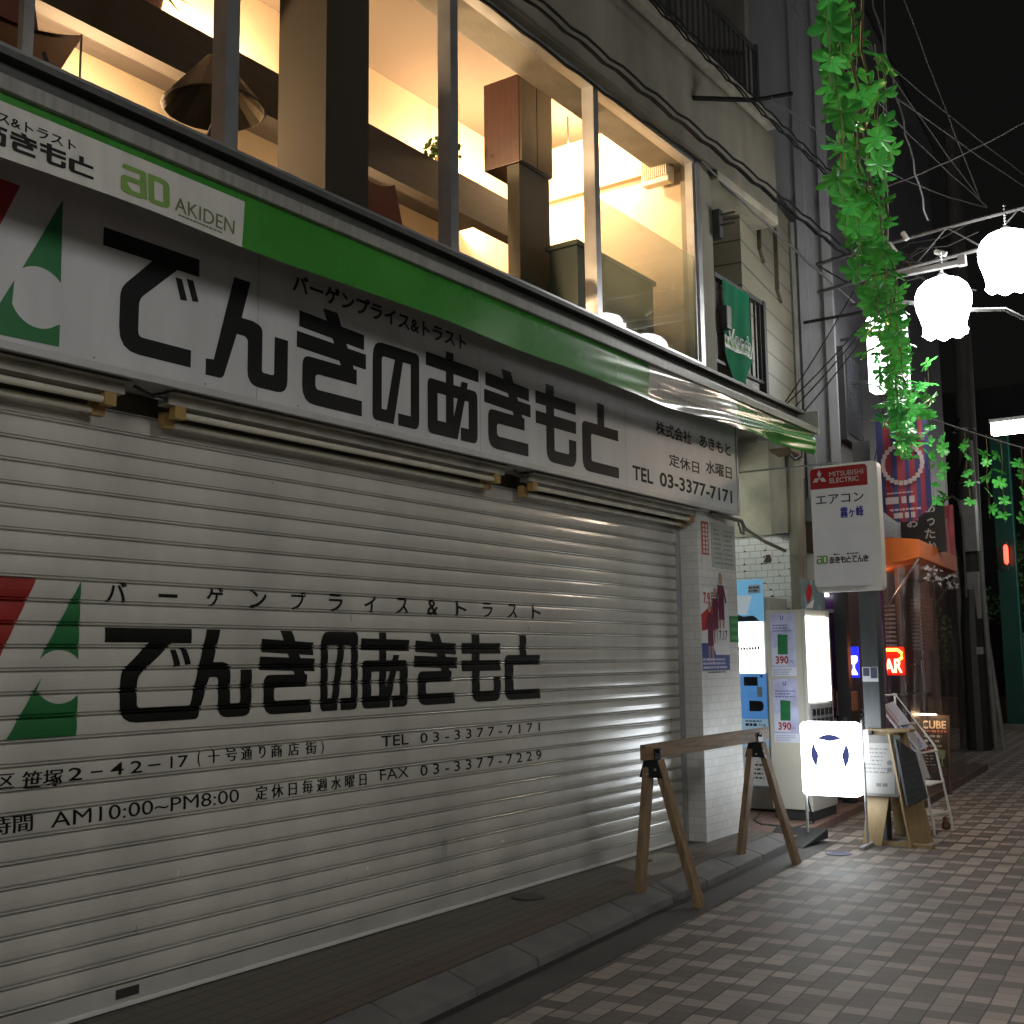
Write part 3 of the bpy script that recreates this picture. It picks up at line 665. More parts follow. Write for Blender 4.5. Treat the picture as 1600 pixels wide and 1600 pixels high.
mb = MB()
for yy in (1.98, 3.79, 5.62, 7.44):
    mb.flat([(yy, 2.776), (yy+.004, 2.776), (yy+.004, 3.56), (yy, 3.56)], (.3008, 0, 0), *FY)
for i in range(16):
    for zz in (2.79, 3.545): mb.flat([(.5+i*.595+.006*math.cos(k*1.05), zz+.006*math.sin(k*1.05)) for k in range(6)], (.3009, 0, 0), *FY)
mb.build("panel_joint", SG, mat=pm("joint_grey", (.22, .22, .22), .5))
# ---------------------------------------------------------------- roller awning
AW = thing("roller_awning", "rolled up green and white shop awning with hanging valance above the sign", "awning", (.4, 5.5, 3.6))
mb = MB(); mb.box(.10, .56, .3, 10.30, 3.64, 3.765); mb.box(.10, .62, .3, 10.32, 3.765, 3.795); mb.box(.56, .60, .3, 10.3, 3.66, 3.71)
mb.build("cassette", AW, mat=pm("cassette_dark", (.055, .056, .052), .5, .3, 5, streak=6), bevel=.004)
mb = MB(); mb.box(.60, .72, .3, 10.40, 3.572, 3.632); mb.build("front_bar", AW, mat=pm("bar_paint", (.22, .215, .195), .4, .25, 4, streak=8), bevel=.006)
mb = MB(); mb.box(.10, .72, 10.402, 10.42, 3.572, 3.80); mb.build("end_cap", AW, mat=pm("cap_paint", (.5, .5, .48), .4, .1), bevel=.004)
vg = pm("valance_green", (.034, .20, .024), .27, .12, 2, spec=.7); vw = pm("valance_white", (.52, .51, .475), .35, .1, 3, streak=6); vp = pm("valance_clear_white", (.60, .58, .56), .16, .25, 3, spec=.8)
def vx(y, t):   # how far the vinyl swings out
    k = min(1, max(0, (y-6.0)/2.0)); k2 = .25+.75*k
    tt = max(0, 1-t)
    a = .016*math.sin(y*3.1)*t + k2*t*(.022*math.sin(y*2.3+1.2)+.012*math.sin(y*6.1+3*t)) + .012*k*math.sin(6.3*t+y*1.7) + .006*k*math.sin(14*t+3.3*y)
    return .69+a
def vdrop(y): return .245+.006*math.sin(y*1.1)-.035*min(1, max(0, (y-8.0)/2))
mb = MB(); n = 420; m = 14; vs = []; 
for i in range(n+1):
    y = .35+(10.35-.35)*i/n; drop = vdrop(y)
    for j in range(m+1):
        t_ = j/m; vs.append((vx(y, t_), y, 3.574-drop*t_))
mb.mats = [vg, vw, vp]
for i in range(n):
    y = .35+10.0*(i+.5)/n
    for j in range(m):
        t_ = j/m
        c = 0
        if y < 3.36: c = 1 if t_ > .11 else 0
        elif 7.1 < y < 8.62: c = 2
        a = i*(m+1)+j; mb.f.append((a, a+1, a+m+2, a+m+1)); mb.m.append(c)
mb.v = vs
VAL = mb.build("valance", AW, smooth=True)
U_, V_ = FY
def cling(mb, name, m):          # lettering printed on the hanging vinyl
    mb.v = [(vx(y, (3.574-z)/vdrop(y))+.0016+x, y, z) for x, y, z in mb.v]; return mb.build(name, VAL, mat=m)
mb = MB()
mb.text("バーゲンプライス&トラスト", (0, 1.75, 3.452), U_, V_, .745, .045, .02)
glyphs(mb, SHOPNAME, [(1.63+.119*i, 1.63+.119*i+.107) for i in range(8)], 3.365, 3.445, (0, 0, 0), U_, V_)
cling(mb, "valance_lettering", MATS["sign_black"])
mb = MB(); logo(mb, 2.69, 3.362, .245, .125, (0, 0, 0), U_, V_, 0); cling(mb, "valance_logo", pm("logo_green", (.14, .26, .05), .5, .05))
mb = MB(); mb.text("AKIDEN", (0, 2.962, 3.372), U_, V_, .335, .062, .03); rg = random.Random(5); dashes(mb, rg, 2.98, 3.3, 3.352, 3.365, 1, (0, 0, 0), U_, V_, 0)
cling(mb, "logo_name", pm("logo_olive", (.10, .125, .05), .5, .05))
mb = MB(); rg = random.Random(6); dashes(mb, rg, 7.25, 8.5, 3.40, 3.47, 2, (0, 0, 0), U_, V_, 0, .5); dashes(mb, rg, 7.35, 8.5, 3.365, 3.385, 1, (0, 0, 0), U_, V_, 0, .5); cling(mb, "valance_small_print", pm("print_grey", (.30, .29, .28), .4))
mb = MB(); mb.tube([(.45, 10.36, 3.6), (.5, 10.5, 3.5), (.5, 10.52, 3.42), (.46, 10.42, 3.36), (.44, 10.36, 3.4)], .012, 6); mb.build("crank_loop", AW, mat=black)

# ---------------------------------------------------------------- fluorescent fittings under the sign (unlit)
def fitting(y0, y1, label):
    t = thing("fluorescent_lamp", label, "lamp", (.15, (y0+y1)/2, 2.7), "unlit tube lamps under the sign")
    mb = MB(); mb.hexa([(.06, y0-.12, 2.735), (.24, y0-.12, 2.735), (.24, y1+.12, 2.735), (.06, y1+.12, 2.735)][::1]+[(.06, y0-.1, 2.74), (.24, y0-.1, 2.74), (.24, y1+.1, 2.74), (.06, y1+.1, 2.74)])
    mb.box(.11, .19, y0-.10, y1+.10, 2.69, 2.734); mb.build("lamp_housing", t, mat=pm("lamp_housing", (.36, .35, .30), .5, .3, 6))
    for x, z in ((.165, 2.655), (.085, 2.62)):
        MB().tube([(x, y0, z), (x, y1, z)], .0165, 10).build("tube", t, smooth=False, mat=pm("tube_glass", (.55, .53, .44), .25, .08))
        for yy in (y0-.06, y1): MB().box(x-.022, x+.022, yy, yy+.06, z-.024, z+.05).build("lamp_holder", t, mat=pm("amber_holder", (.30, .19, .06), .5, .2))
    MB().tube([(.2, y0-.3, 2.735), (.21, y0-.2, 2.70), (.17, y0-.1, 2.71)], .008, 6).build("cable", t, mat=black)
fitting(.9, 3.02, "unlit twin tube lamp under the sign, cut off by the left edge")
fitting(3.46, 5.93, "unlit twin tube lamp under the middle of the long sign")
fitting(6.42, 8.72, "unlit twin tube lamp under the right end of the sign near the pillar")
mb = MB(); mb.tube([(.24, 9.0, 2.73), (.3, 9.5, 2.70), (.22, 9.75, 2.66), (.05, 10.6, 2.62), (-.1, 11.5, 2.6)], .018, 7); mb.tube([(.26, 9.52, 2.69), (.27, 9.56, 2.60), (.25, 9.66, 2.6), (.24, 9.66, 2.69)], .01, 6)
tag(mb.build("power_cable", mat=pm("dusty_cable", (.10, .09, .07), .7)), "dusty cable looping from the sign end into the vending corner", "cable")
for p in ((.305, 3.0), (.305, 5.3), (.305, 7.6)): pass

# ---------------------------------------------------------------- paper on the pillar
def sheet(name, label, cat, y0, y1, z0, z1, m, x=.1925, parts=()):
    t = thing(name, label, cat, (x, (y0+y1)/2, z0))
    MB().box(x-.0015, x, y0, y1, z0, z1).build("paper", t, mat=m)
    return t
t = sheet("notice_strip", "narrow red strip notice at the top of the tiled pillar", "notice", 8.905, 9.04, 2.23, 2.655, pm("paper_pale", (.6, .58, .55), .6))
mb = MB(); mb.flat([(8.905, 2.37), (9.04, 2.37), (9.04, 2.655), (8.905, 2.655)], (.1935, 0, 0), *FY); mb.build("red_field", t, mat=pm("paper_red", (.36, .05, .04), .6))
mb = MB(); rg = random.Random(1)
for i in range(2):
    for j in range(7): mb.flat([(8.93+i*.055, 2.385+j*.037), (8.965+i*.055, 2.385+j*.037), (8.965+i*.055, 2.412+j*.037), (8.93+i*.055, 2.412+j*.037)], (.1945, 0, 0), *FY)
mb.build("small_print", t, mat=MATS["paper_pale"])
t = sheet("price_notice", "grey sheet of faded small print taped beside the red strip", "notice", 9.10, 9.585, 2.27, 2.665, pm("paper_grey", (.36, .37, .35), .5, .12, 5))
mb = MB(); rg = random.Random(2); dashes(mb, rg, 9.14, 9.32, 2.3, 2.63, 8, (.1935, 0, 0), *FY, 0, .35); dashes(mb, rg, 9.35, 9.57, 2.3, 2.63, 8, (.1936, 0, 0), *FY, 0, .35); mb.build("small_print", t, mat=pm("faded_ink", (.20, .20, .2), .6))
t = sheet("football_poster", "white football poster with red and navy players on the tiled pillar", "poster", 8.845, 9.39, 1.39, 2.09, pm("poster_white", (.62, .61, .63), .35, .04))
P_ = (.1935, 0, 0)
mb = MB(); mb.flat([(8.845, 1.39), (9.39, 1.39), (9.39, 1.52), (8.845, 1.52)], P_, *FY); mb.flat([(8.845, 1.52), (9.12, 1.52), (9.05, 1.62), (8.845, 1.62)], P_, *FY); mb.build("navy_field", t, mat=pm("poster_navy", (.05, .07, .22), .4))
mb = MB(); mb.flat([(8.85, 1.86), (9.02, 1.93), (9.16, 1.92), (9.13, 1.72), (8.99, 1.74), (8.86, 1.72)], P_, *FY); mb.text("7.9", (.1946, 8.90, 1.95), (0, 1, 0), (0, 0, 1), .13, .10, .03); mb.build("red_field", t, mat=pm("poster_red", (.42, .035, .03), .4))
def figure(mb, y, z, s, lift):
    O = (lift, y, z)
    for q in ([(-.07, 0), (-.03, 0), (0, .2), (.03, 0), (.08, 0), (.07, .42), (-.07, .42)],): mb.flat([(a*s, b*s) for a, b in q], O, *FY)
mbs = MB(); mbr = MB()
for (y, z, s) in ((9.02, 1.53, .55), (9.13, 1.68, .52), (9.25, 1.75, .60)):
    mbr.flat([(a*s, b*s) for a, b in ((-.10, .12), (-.09, .50), (-.15, .36), (-.18, .40), (-.09, .62), (.09, .62), (.18, .38), (.14, .35), (.09, .50), (.10, .12))], (.1944+s*.001, y, z), *FY)
    mbs.flat([(a*s, b*s) for a, b in rpoly([(-.05, .64), (.05, .64), (.05, .80, .05), (-.05, .80, .05)])], (.1949, y, z), *FY)
    mbs.flat([(a*s, b*s) for a, b in ((-.08, -.12), (-.04, -.12), (-.02, .12), (-.09, .12))], (.1944, y, z), *FY); mbs.flat([(a*s, b*s) for a, b in ((.05, -.14), (.09, -.14), (.09, .12), (.02, .12))], (.1944, y, z), *FY)
mbr.build("player_shirts", t, mat=pm("poster_maroon", (.13, .02, .05), .4, .3, 40)); mbs.build("player_skin", t, mat=pm("poster_skin", (.34, .22, .16), .4))
mb = MB(); mb.flat([(9.16, 1.56), (9.385, 1.60), (9.385, 1.76), (9.16, 1.74)], (.1952, 0, 0), *FY); mb.build("date_card", t, mat=MATS["poster_white"])
mb = MB(); mb.text("7.17", (.1962, 9.185, 1.645), (0, 1, 0), (0, 0, 1), .165, .085, .02); dashes(mb, random.Random(4), 9.05, 9.2, 1.96, 2.06, 4, (.1946, 0, 0), *FY, 0); dashes(mb, random.Random(4), 8.95, 9.32, 1.365, 1.385, 1, (.1946, 0, 0), *FY, 0); mb.build("poster_print", t, mat=black)
mb = MB(); dashes(mb, random.Random(9), 8.86, 9.38, 1.40, 1.50, 3, (.1946, 0, 0), *FY, 0); mb.build("white_print", t, mat=pm("pale_ink", (.5, .5, .6), .5))
t = sheet("green_notice", "small green plate on the edge of the tiled pillar above the sawhorse", "notice", 9.415, 9.60, 1.63, 1.86, pm("plate_green", (.02, .2, .05), .4))
mb = MB(); 
for r_ in range(3): mb.flat([(9.44, 1.655+r_*.07), (9.57, 1.655+r_*.07), (9.57, 1.69+r_*.07), (9.44, 1.69+r_*.07)], P_, *FY)
mb.build("pale_print", t, mat=pm("pale_green", (.1, .34, .13), .4))
# ---------------------------------------------------------------- vending corner
mb = MB(); mb.box(-2.2, -.07, 11.62, 11.8, -.02, 2.79)
AL = thing("alley_wall", "white tiled wall with a stained concrete top behind the vending machines", "wall", (-1, 11.7, 0))
alw = brickmat("alley_tile", (.66, .66, .62), (.36, .36, .33), .128, .071, .4, var=.03)
mb.build("tiled_wall", AL, mat=alw)
mb = MB(); rg = random.Random(11)
for i in range(26):
    x = rg.uniform(-.62, -.1); z = rg.choice([1.995, 2.066, 2.137, 2.208, 2.279, 2.35, 2.42, 2.49, 2.56, 2.63]); s = rg.uniform(.006, .02)
    mb.flat([(x-s, z-s*.4), (x+s*.6, z-s*.5), (x+s, z+s*.3), (x-s*.3, z+s*.6)], (0, 11.617, 0), *FX)
mb.flat([(-.40, 2.50), (-.31, 2.50), (-.30, 2.53), (-.315, 2.57), (-.30, 2.58), (-.37, 2.58), (-.36, 2.56)], (0, 11.616, 0), *FX)
mb.flat([(-.42, 2.485), (-.355, 2.485), (-.355, 2.49), (-.42, 2.49)], (0, 11.616, 0), *FX)
mb.build("chipped_tile", AL, mat=pm("chip_brown", (.06, .035, .025), .8, .4, 30))
mb = MB(); mb.box(-2.2, -.25, 11.60, 11.8, 2.79, 3.86); mb.build("concrete_top", AL, mat=concrete_d)
mb = MB(); mb.box(-.25, -.07, 11.52, 11.82, 2.79, 3.86); mb.box(-.07, .02, 11.55, 11.8, 0, 3.86); mb.build("concrete_pier", AL, mat=pm("pier_concrete_shaded", (.20, .185, .145), .85, .4, 3, bump=.4, bscale=25, streak=2))  # darker than the concrete top: shade on the pier put into its colour
mb = MB(); mb.box(-2.2, -2.1, 9.6, 11.6, -.02, 3.86); mb.box(-2.2, -.25, 9.6, 11.6, 3.862, 3.9); mb.build("corner_wall", AL, mat=concrete)
t = thing("corner_lamp", "unseen tube lamp added behind the tiled pillar to light the vending corner", "lamp", (-1.0, 10.9, 3.3))  # tube out of sight, added for the bright light on the tiled wall
MB().tube([(-.95, 10.2, 3.3), (-.95, 11.3, 3.3)], .02, 8).build("tube", t, mat=emat("corner_tube", (.95, 1, .92), 75)); MB().box(-1.0, -.9, 10.1, 11.4, 3.33, 3.39).build("housing", t, mat=white)
# blue-front machine
t = thing("cigarette_machine", "slim vending machine with a glowing white display and bright blue coin panel", "vending machine", (-.5, 11.3, 0))
VX0, VX1 = -.78, -.185; yf = 11.06
body_m = pm("machine_cream", (.50, .48, .41), .4, .06, 3)
mb = MB(); mb.box(VX0-.02, VX1+.05, yf+.02, 11.58, .06, 2.10); mb.build("machine_body", t, mat=pm("machine_grey", (.36, .37, .36), .4, .1), bevel=.008)
mb = MB(); mb.box(VX0, VX1, yf+.005, yf+.019, 1.86, 2.285); mb.mats = [emat("ad_sky", (.16, .42, .66), 0.55, .15)]; mb.build("ad_panel", t)
A_ = (0, yf+.003, 0)
mb = MB(); mb.flat([(VX0, 1.94), (-.36, 1.93), (-.30, 2.12), (VX0, 2.15)], A_, *FX); mb.build("ad_cloud", t, mat=emat("ad_pale", (.50, .60, .66), 0.4, .15))
mb = MB(); mb.flat(rpoly([(VX0, 1.862), (-.23, 1.862), (-.29, 1.92, .03), (-.40, 1.91), (-.50, 1.945, .03), (VX0, 1.93)]), (0, yf+.001, 0), *FX); mb.build("ad_hills", t, mat=pm("ad_dark", (.03, .045, .06), .4))
mb = MB(); mb.flat([(-.34, 2.14), (-.205, 2.15), (-.205, 2.235), (-.34, 2.225)], (0, yf+.001, 0), *FX); mb.build("ad_label", t, mat=pm("label_pale", (.5, .58, .62), .4))
mb = MB(); dashes(mb, random.Random(3), -.33, -.21, 2.155, 2.22, 2, (0, yf-.001, 0), *FX, 0); mb.build("ad_print", t, mat=pm("ink_blue", (.05, .1, .2), .5))
mb = MB(); mb.box(VX0, VX1-.015, yf+.005, yf+.019, 1.335, 1.855); mb.build("display", t, mat=emat("cold_display", (.93, 1, .98), 4.5, .15))
mb = MB(); rg = random.Random(8)
for i in range(18): 
    x = VX0+.02+i*.031
    if x > VX1-.05: break
    mb.flat([(x, 1.57), (x+.026, 1.57), (x+.026, 1.585+.035*rg.random()), (x, 1.59+.02*rg.random())], (0, yf+.002, 0), *FX)
mb.build("sample_packs", t, mat=pm("pack_brown", (.16, .10, .08), .5, .6, 40))
mb = MB(); 
for i in range(7): mb.flat([(VX0+.03+i*.075, 1.35), (VX0+.075+i*.075, 1.35), (VX0+.07+i*.075, 1.362), (VX0+.035+i*.075, 1.362)], (0, yf+.002, 0), *FX)
mb.build("select_buttons", t, mat=black)
mb = MB(); mb.box(VX0, VX1, yf-.005, yf+.019, .88, 1.33); mb.build("coin_panel", t, mat=emat("coin_blue", (.09, .27, .62), 0.55, .15), bevel=.004)  # glow put into the blue for the small lamps shining down on it
B_ = (0, yf-.007, 0)
mb = MB(); mb.flat([(-.42, 1.21), (-.27, 1.21), (-.27, 1.30), (-.42, 1.30)], B_, *FX); mb.flat(rpoly([(-.37, .955), (-.215, .955, .05), (-.215, 1.06, .05), (-.37, 1.06)]), B_, *FX); mb.flat(rpoly([(-.24, 1.295, .01), (-.215, 1.295, .01), (-.215, 1.318, .01), (-.24, 1.318, .01)]), B_, *FX); mb.build("coin_slot", t, mat=pm("slot_dark", (.03, .035, .04), .3, .3, 30))
mb = MB(); mb.flat([(-.28, 1.10), (-.225, 1.10), (-.225, 1.2), (-.28, 1.2)], B_, *FX); mb.build("bill_slot", t, mat=pm("slot_silver", (.45, .5, .55), .3, .2, 30))
mb = MB(); mb.box(VX0, VX1, yf-.002, yf+.019, .60, .878); mb.build("lower_panel", t, mat=emat("panel_sky", (.30, .46, .60), 0.5, .15))  # slight glow put into the colour so the machine front looks lit
mb = MB(); mb.text("1mg", (-.275, yf-.003, .80), (1, 0, 0), (0, 0, 1), .075, .035, .01); dashes(mb, random.Random(3), -.42, -.285, .80, .835, 1, (0, yf-.003, 0), *FX, 0, .8); dashes(mb, random.Random(5), -.42, -.2, .845, .87, 1, (0, yf-.003, 0), *FX, 0); mb.build("panel_print", t, mat=pm("ink_dark", (.05, .06, .09), .5))
mb = MB(); mb.box(VX0, VX1, yf-.002, yf+.019, .22, .598); mb.build("notice_panel", t, mat=emat("panel_pale", (.50, .52, .52), 0.25, .15))  # again a faint glow in the colour, as on the panels above
mb = MB(); mb.flat([(-.34, .50), (-.22, .50), (-.22, .57), (-.34, .57)], (0, yf-.003, 0), *FX); dashes(mb, random.Random(5), -.42, -.2, .28, .45, 4, (0, yf-.003, 0), *FX, 0, .4); mb.build("notice_print", t, mat=MATS["slot_dark"])
mb = MB(); mb.box(VX0-.02, VX1+.06, yf-.04, 11.58, 0.0, .18); mb.build("plinth", t, mat=pm("plinth_concrete", (.34, .33, .30), .8, .2, 5))
# cream machine: its side carries the price posters, its front faces the street
t = thing("drink_machine", "cream vending machine with 390 yen posters on its side and glowing front", "vending machine", (.25, 10.85, 0))
mb = MB(); mb.box(.03, .40, 10.6, 11.25, .07, 1.945); mb.build("machine_body", t, mat=body_m, bevel=.01)
mb = MB(); mb.box(.385, .43, 10.59, 11.26, .06, 1.95); mb.build("front_door", t, mat=pm("door_cream", (.46, .45, .40), .35, .06), bevel=.01)
mb = MB(); mb.box(.04, .42, 10.63, 11.23, -.02, .065); mb.build("plinth", t, mat=dark)
for r_ in range(5):
    z = 1.07+r_*.163
    mb = MB(); mb.box(.431, .455, 10.60, 11.15, z, z+.157); mb.build("display_row", t, mat=emat("white_display", (1, 1, .97), 5, .1), bevel=.004)
mb = MB(); mb.box(.431, .44, 10.62, 11.22, .82, 1.05); mb.build("button_panel", t, mat=pm("button_grey", (.25, .25, .26), .4)) 
mb = MB()
for r_ in range(2):
    for c_ in range(5): mb.box(.441, .447, 10.66+c_*.11, 10.73+c_*.11, .85+r_*.09, .91+r_*.09)
mb.build("machine_button", t, mat=black)
for k_, z0 in enumerate((1.315, .69)):
    mb = MB(); mb.box(.075, .325, 10.596, 10.5985, z0, z0+.60); pp = mb.build("price_poster", t, mat=pm("poster_lilac", (.50, .52, .74), .35, .28, 7))
    O = (0, 10.5945, z0)
    mb = MB(); mb.flat([(.075, 0), (.325, 0), (.325, .085), (.075, .085)], O, *FX); mb.flat([(.08, .1), (.24, .1), (.20, .3), (.08, .26)], O, *FX); mb.build("pale_field", pp, mat=pm("poster_pale", (.64, .67, .78), .4, .1))
    mb = MB(); mb.flat([(.145, .205), (.245, .205), (.25, .39), (.15, .40)], (0, 10.593, z0), *FX); mb.build("green_pack", pp, mat=pm("pack_green", (.018, .16, .055), .4, .25, 14))
    mb = MB(); mb.text("390", (.12, 10.592, z0+.115), (1, 0, 0), (0, 0, 1), .13, .075, .025); mb.build("price", pp, mat=pm("price_red", (.33, .02, .03), .5))
    mb = MB(); mb.text("円", (.262, 10.592, z0+.115), (1, 0, 0), (0, 0, 1), .03, .035, .0); mb.text("U", (.18, 10.592, z0+.535), (1, 0, 0), (0, 0, 1), .035, .04, .04); dashes(mb, random.Random(k_), .10, .31, z0*0+.42, .50, 3, O, *FX, .002, .35); dashes(mb, random.Random(k_+3), .09, .30, .01, .075, 4, (0, 10.592, z0), *FX, 0, .25); mb.build("poster_print", pp, mat=pm("ink_navy", (.10, .12, .28), .5))
t = thing("ad_topper", "small glossy ad board standing on top of the cream machine", "advert", (.4, 10.85, 1.95))
MB().box(.40, .43, 10.60, 11.15, 1.951, 2.235).build("board", t, mat=pm("topper_blue", (.20, .27, .30), .25, .25, 6))
mb = MB(); mb.flat(rpoly([(10.64, 2.06), (10.72, 2.0), (10.82, 2.12, .03), (10.76, 2.2, .03), (10.68, 2.17, .03)]), (.432, 0, 0), *FY); mb.build("red_shape", t, mat=pm("topper_red", (.45, .03, .03), .3))
mb = MB(); mb.flat(rpoly([(10.62, 1.96), (10.8, 1.96), (10.86, 2.05, .04), (10.70, 2.0, .03)]), (.433, 0, 0), *FY); mb.build("white_shape", t, mat=pm("topper_white", (.7, .7, .7), .3))
mb = MB(); mb.box(-.10, .03, 10.75, 11.1, 1.947, 2.06); tag(mb.build("red_crate", mat=pm("crate_red", (.12, .012, .012), .5, .4, 7), bevel=.01), "dark red crate wedged behind the top of the cream machine", "crate") if False else None

# electric sign on a grey post
t = thing("post_sign", "rounded white sign box with red top on a dark grey square post", "sign", (1.12, 10.35, -.1))
mb = MB(); mb.box(1.055, 1.205, 10.28, 10.43, -.1, 2.10); mb.build("post", t, mat=pm("post_grey", (.075, .085, .09), .45, .2, 3, streak=3), bevel=.008)
pts = rpoly([(.735, 2.07, .05), (1.335, 2.07, .05), (1.335, 3.22, .05), (.735, 3.22, .05)], 5)
mb = MB(); mb.slab(pts, (0, 10.115, 0), (1, 0, 0), (0, 0, 1), -.115); hb = mb.build("sign_housing", t, mat=pm("housing_white", (.68, .67, .63), .35, .08, 3), bevel=.012)
O = (0, 9.996, 0)
mb = MB(); mb.flat(rpoly([(.765, 2.11, .035), (1.285, 2.11, .035), (1.285, 3.18, .04), (.765, 3.18, .04)], 5), O, *FX); mb.build("sign_face", t, mat=pm("face_white", (.74, .745, .76), .22, .05, 2))
mb = MB(); mb.flat(rpoly([(.765, 2.99), (1.285, 2.99), (1.285, 3.18, .04), (.765, 3.18, .04)], 5), (0, 9.994, 0), *FX); rf = mb.build("red_field", t, mat=pm("face_red", (.31, .018, .02), .2, .06, 3))
O2 = (0, 9.992, 0)
mb = MB(); cx, cy = .852, 3.09
def dia(a, l, w_): d = Vector((math.cos(R(a)), math.sin(R(a)))); s = Vector((-d.y, d.x)); return d, s
for a in (90, 210, 330):
    d, _ = dia(a, 0, 0); d1 = Vector((math.cos(R(a+30)), math.sin(R(a+30)))); d2 = Vector((math.cos(R(a-30)), math.sin(R(a-30)))); s = .042
    mb.flat([(cx, cy), (cx+d2.x*s, cy+d2.y*s), (cx+(d1.x+d2.x)*s, cy+(d1.y+d2.y)*s), (cx+d1.x*s, cy+d1.y*s)], O2, *FX)
mb.text("MITSUBISHI", (.945, 9.992, 3.092), (1, 0, 0), (0, 0, 1), .305, .045, .02); mb.text("ELECTRIC", (.945, 9.992, 3.034), (1, 0, 0), (0, 0, 1), .262, .045, .02)
mb.build("maker_lettering", t, mat=pm("pale_lettering", (.52, .46, .45), .4))
mb = MB(); mb.text("エアコン", (.81, 9.994, 2.848), (1, 0, 0), (0, 0, 1), .435, .085, .012); mb.build("black_lettering", t, mat=black)
mb = MB(); mb.text("霧ヶ峰", (1.03, 9.994, 2.715), (1, 0, 0), (0, 0, 1), .205, .095, .04); mb.build("blue_lettering", t, mat=pm("lettering_blue", (.02, .02, .28), .4))
mb = MB(); mb.flat(rpoly([(.785, 2.12, .03), (1.28, 2.12, .03), (1.28, 2.635, .03), (.785, 2.635, .03)], 5), (0, 9.994, 0), *FX); mb.build("lower_panel", t, mat=pm("lower_white", (.72, .73, .75), .22, .04))
mb = MB(); logo(mb, .79, 2.315, .105, .075, (0, 9.992, 0), *FX, 0); mb.build("ring_logo", t, mat=pm("ring_green", (.14, .36, .07), .4))
mb = MB(); 
sp2 = [(.935+.0405*i, .935+.0405*i+.037) for i in range(8)]
glyphs(mb, ['a', 'ki', 'mo', 'to', 'de', 'n', 'ki'], [(.91+.0505*i, .91+.0505*i+.046) for i in range(7)], 2.316, 2.374, (0, 9.992, 0), *FX, 0)
dashes(mb, random.Random(2), .95, 1.03, 2.385, 2.405, 1, (0, 9.992, 0), *FX, 0); dashes(mb, random.Random(3), 1.07, 1.19, 2.385, 2.405, 1, (0, 9.992, 0), *FX, 0)
mb.build("shop_lettering", t, mat=black)
mb = MB(); mb.box(1.06, 1.20, 10.275, 10.279, 1.27, 1.40); st = mb.build("sticker", t, mat=pm("sticker_white", (.65, .67, .7), .3))
mb = MB(); mb.flat([(1.068, 1.32), (1.125, 1.32), (1.125, 1.39), (1.068, 1.39)], (0, 10.273, 0), *FX); mb.flat([(1.135, 1.30), (1.195, 1.30), (1.195, 1.395), (1.135, 1.395)], (0, 10.273, 0), *FX); mb.build("sticker_print", st, mat=pm("sticker_navy", (.08, .09, .15), .4))
mb = MB(); mb.tube([(-.2, 10.28, 3.27), (.3, 10.2, 3.255), (.95, 10.12, 3.235)], .008, 6); mb.tube([(.95, 10.12, 3.235), (1.0, 10.12, 3.22)], .012, 6); mb.build("stay_wire", t, mat=alu)

# lit stand sign
t = thing("stand_sign", "glowing white stand sign with a round blue crest on thin legs", "sign", (.9, 9.85, -.1))
Y_ = 9.80
U9 = Vector((1, .06, 0)).normalized()
def sp(u, v, d=0): return Vector((.645, Y_, 0))+U9*u+Vector((0, 0, v))+Vector((U9.y, -U9.x, 0))*d
pts = rpoly([(0, .31, .05), (.50, .31, .05), (.50, .935, .05), (0, .935, .05)], 6)
mb = MB(); mb.slab(pts, sp(0, 0, -.10), U9, (0, 0, 1), .10); mb.build("light_box", t, mat=emat("box_white", (.90, .96, 1), 9, .05), bevel=.01)
mb = MB(); cx, cy = .255, .665
for a0, a1, r1, wd_ in ((48, 132, .165, .055), (148, 224, .165, .06), (-44, 34, .165, .06), (232, 246, .15, .006), (295, 306, .15, .006)):
    n = 10; outer = [(cx+r1*math.cos(R(a0+(a1-a0)*i/n)), cy+r1*math.sin(R(a0+(a1-a0)*i/n))) for i in range(n+1)]
    inner = [(cx+(r1-wd_*math.sin(math.pi*i/n)-.002)*math.cos(R(a0+(a1-a0)*i/n)), cy+(r1-wd_*math.sin(math.pi*i/n)-.002)*math.sin(R(a0+(a1-a0)*i/n))) for i in range(n+1)]
    for i in range(n): mb.flat([outer[i], outer[i+1], inner[i+1], inner[i]], sp(0, 0, .0025), U9, (0, 0, 1))
mb.flat([(cx-.004, .80), (cx+.004, .80), (cx, .765)], sp(0, 0, .003), U9, (0, 0, 1)); mb.flat([(.11, .665), (.15, .661), (.11, .657)], sp(0, 0, .003), U9, (0, 0, 1)); mb.flat([(.40, .665), (.365, .655), (.40, .645)], sp(0, 0, .003), U9, (0, 0, 1))
for v in (.615, .66, .575): mb.flat([(cx-.003, v), (cx+.004, v), (cx+.003, v+.007)], sp(0, 0, .003), U9, (0, 0, 1))
mb.build("crest", t, mat=emat("crest_blue", (.05, .065, .20), 1.1))
fr = pm("stand_grey", (.42, .43, .44), .35, .1)
for u in (.015, .525):
    mb = MB(); mb.tube([sp(u, .95 if u > .1 else .3, -.05), sp(u, -.08, -.05)], .012, 8); mb.build("leg", t, mat=fr)
    mb = MB(); mb.bar(sp(u, -.085, -.28), sp(u, -.085, .16), .035, .025); mb.build("foot", t, mat=fr, bevel=.004)
mb = MB(); mb.tube([sp(.55, .60, -.06), sp(.55, .87, -.06)], .02, 8); mb.build("side_lamp", t, mat=emat("side_tube", (.9, .95, 1), 2.5))
mb = MB(); mb.tube([(.62, 9.95, .3), (.58, 10.2, .02), (.45, 10.05, -.01), (.2, 9.9, 0.02), (.05, 10.1, .02), (-.1, 10.6, .02)], .009, 6)
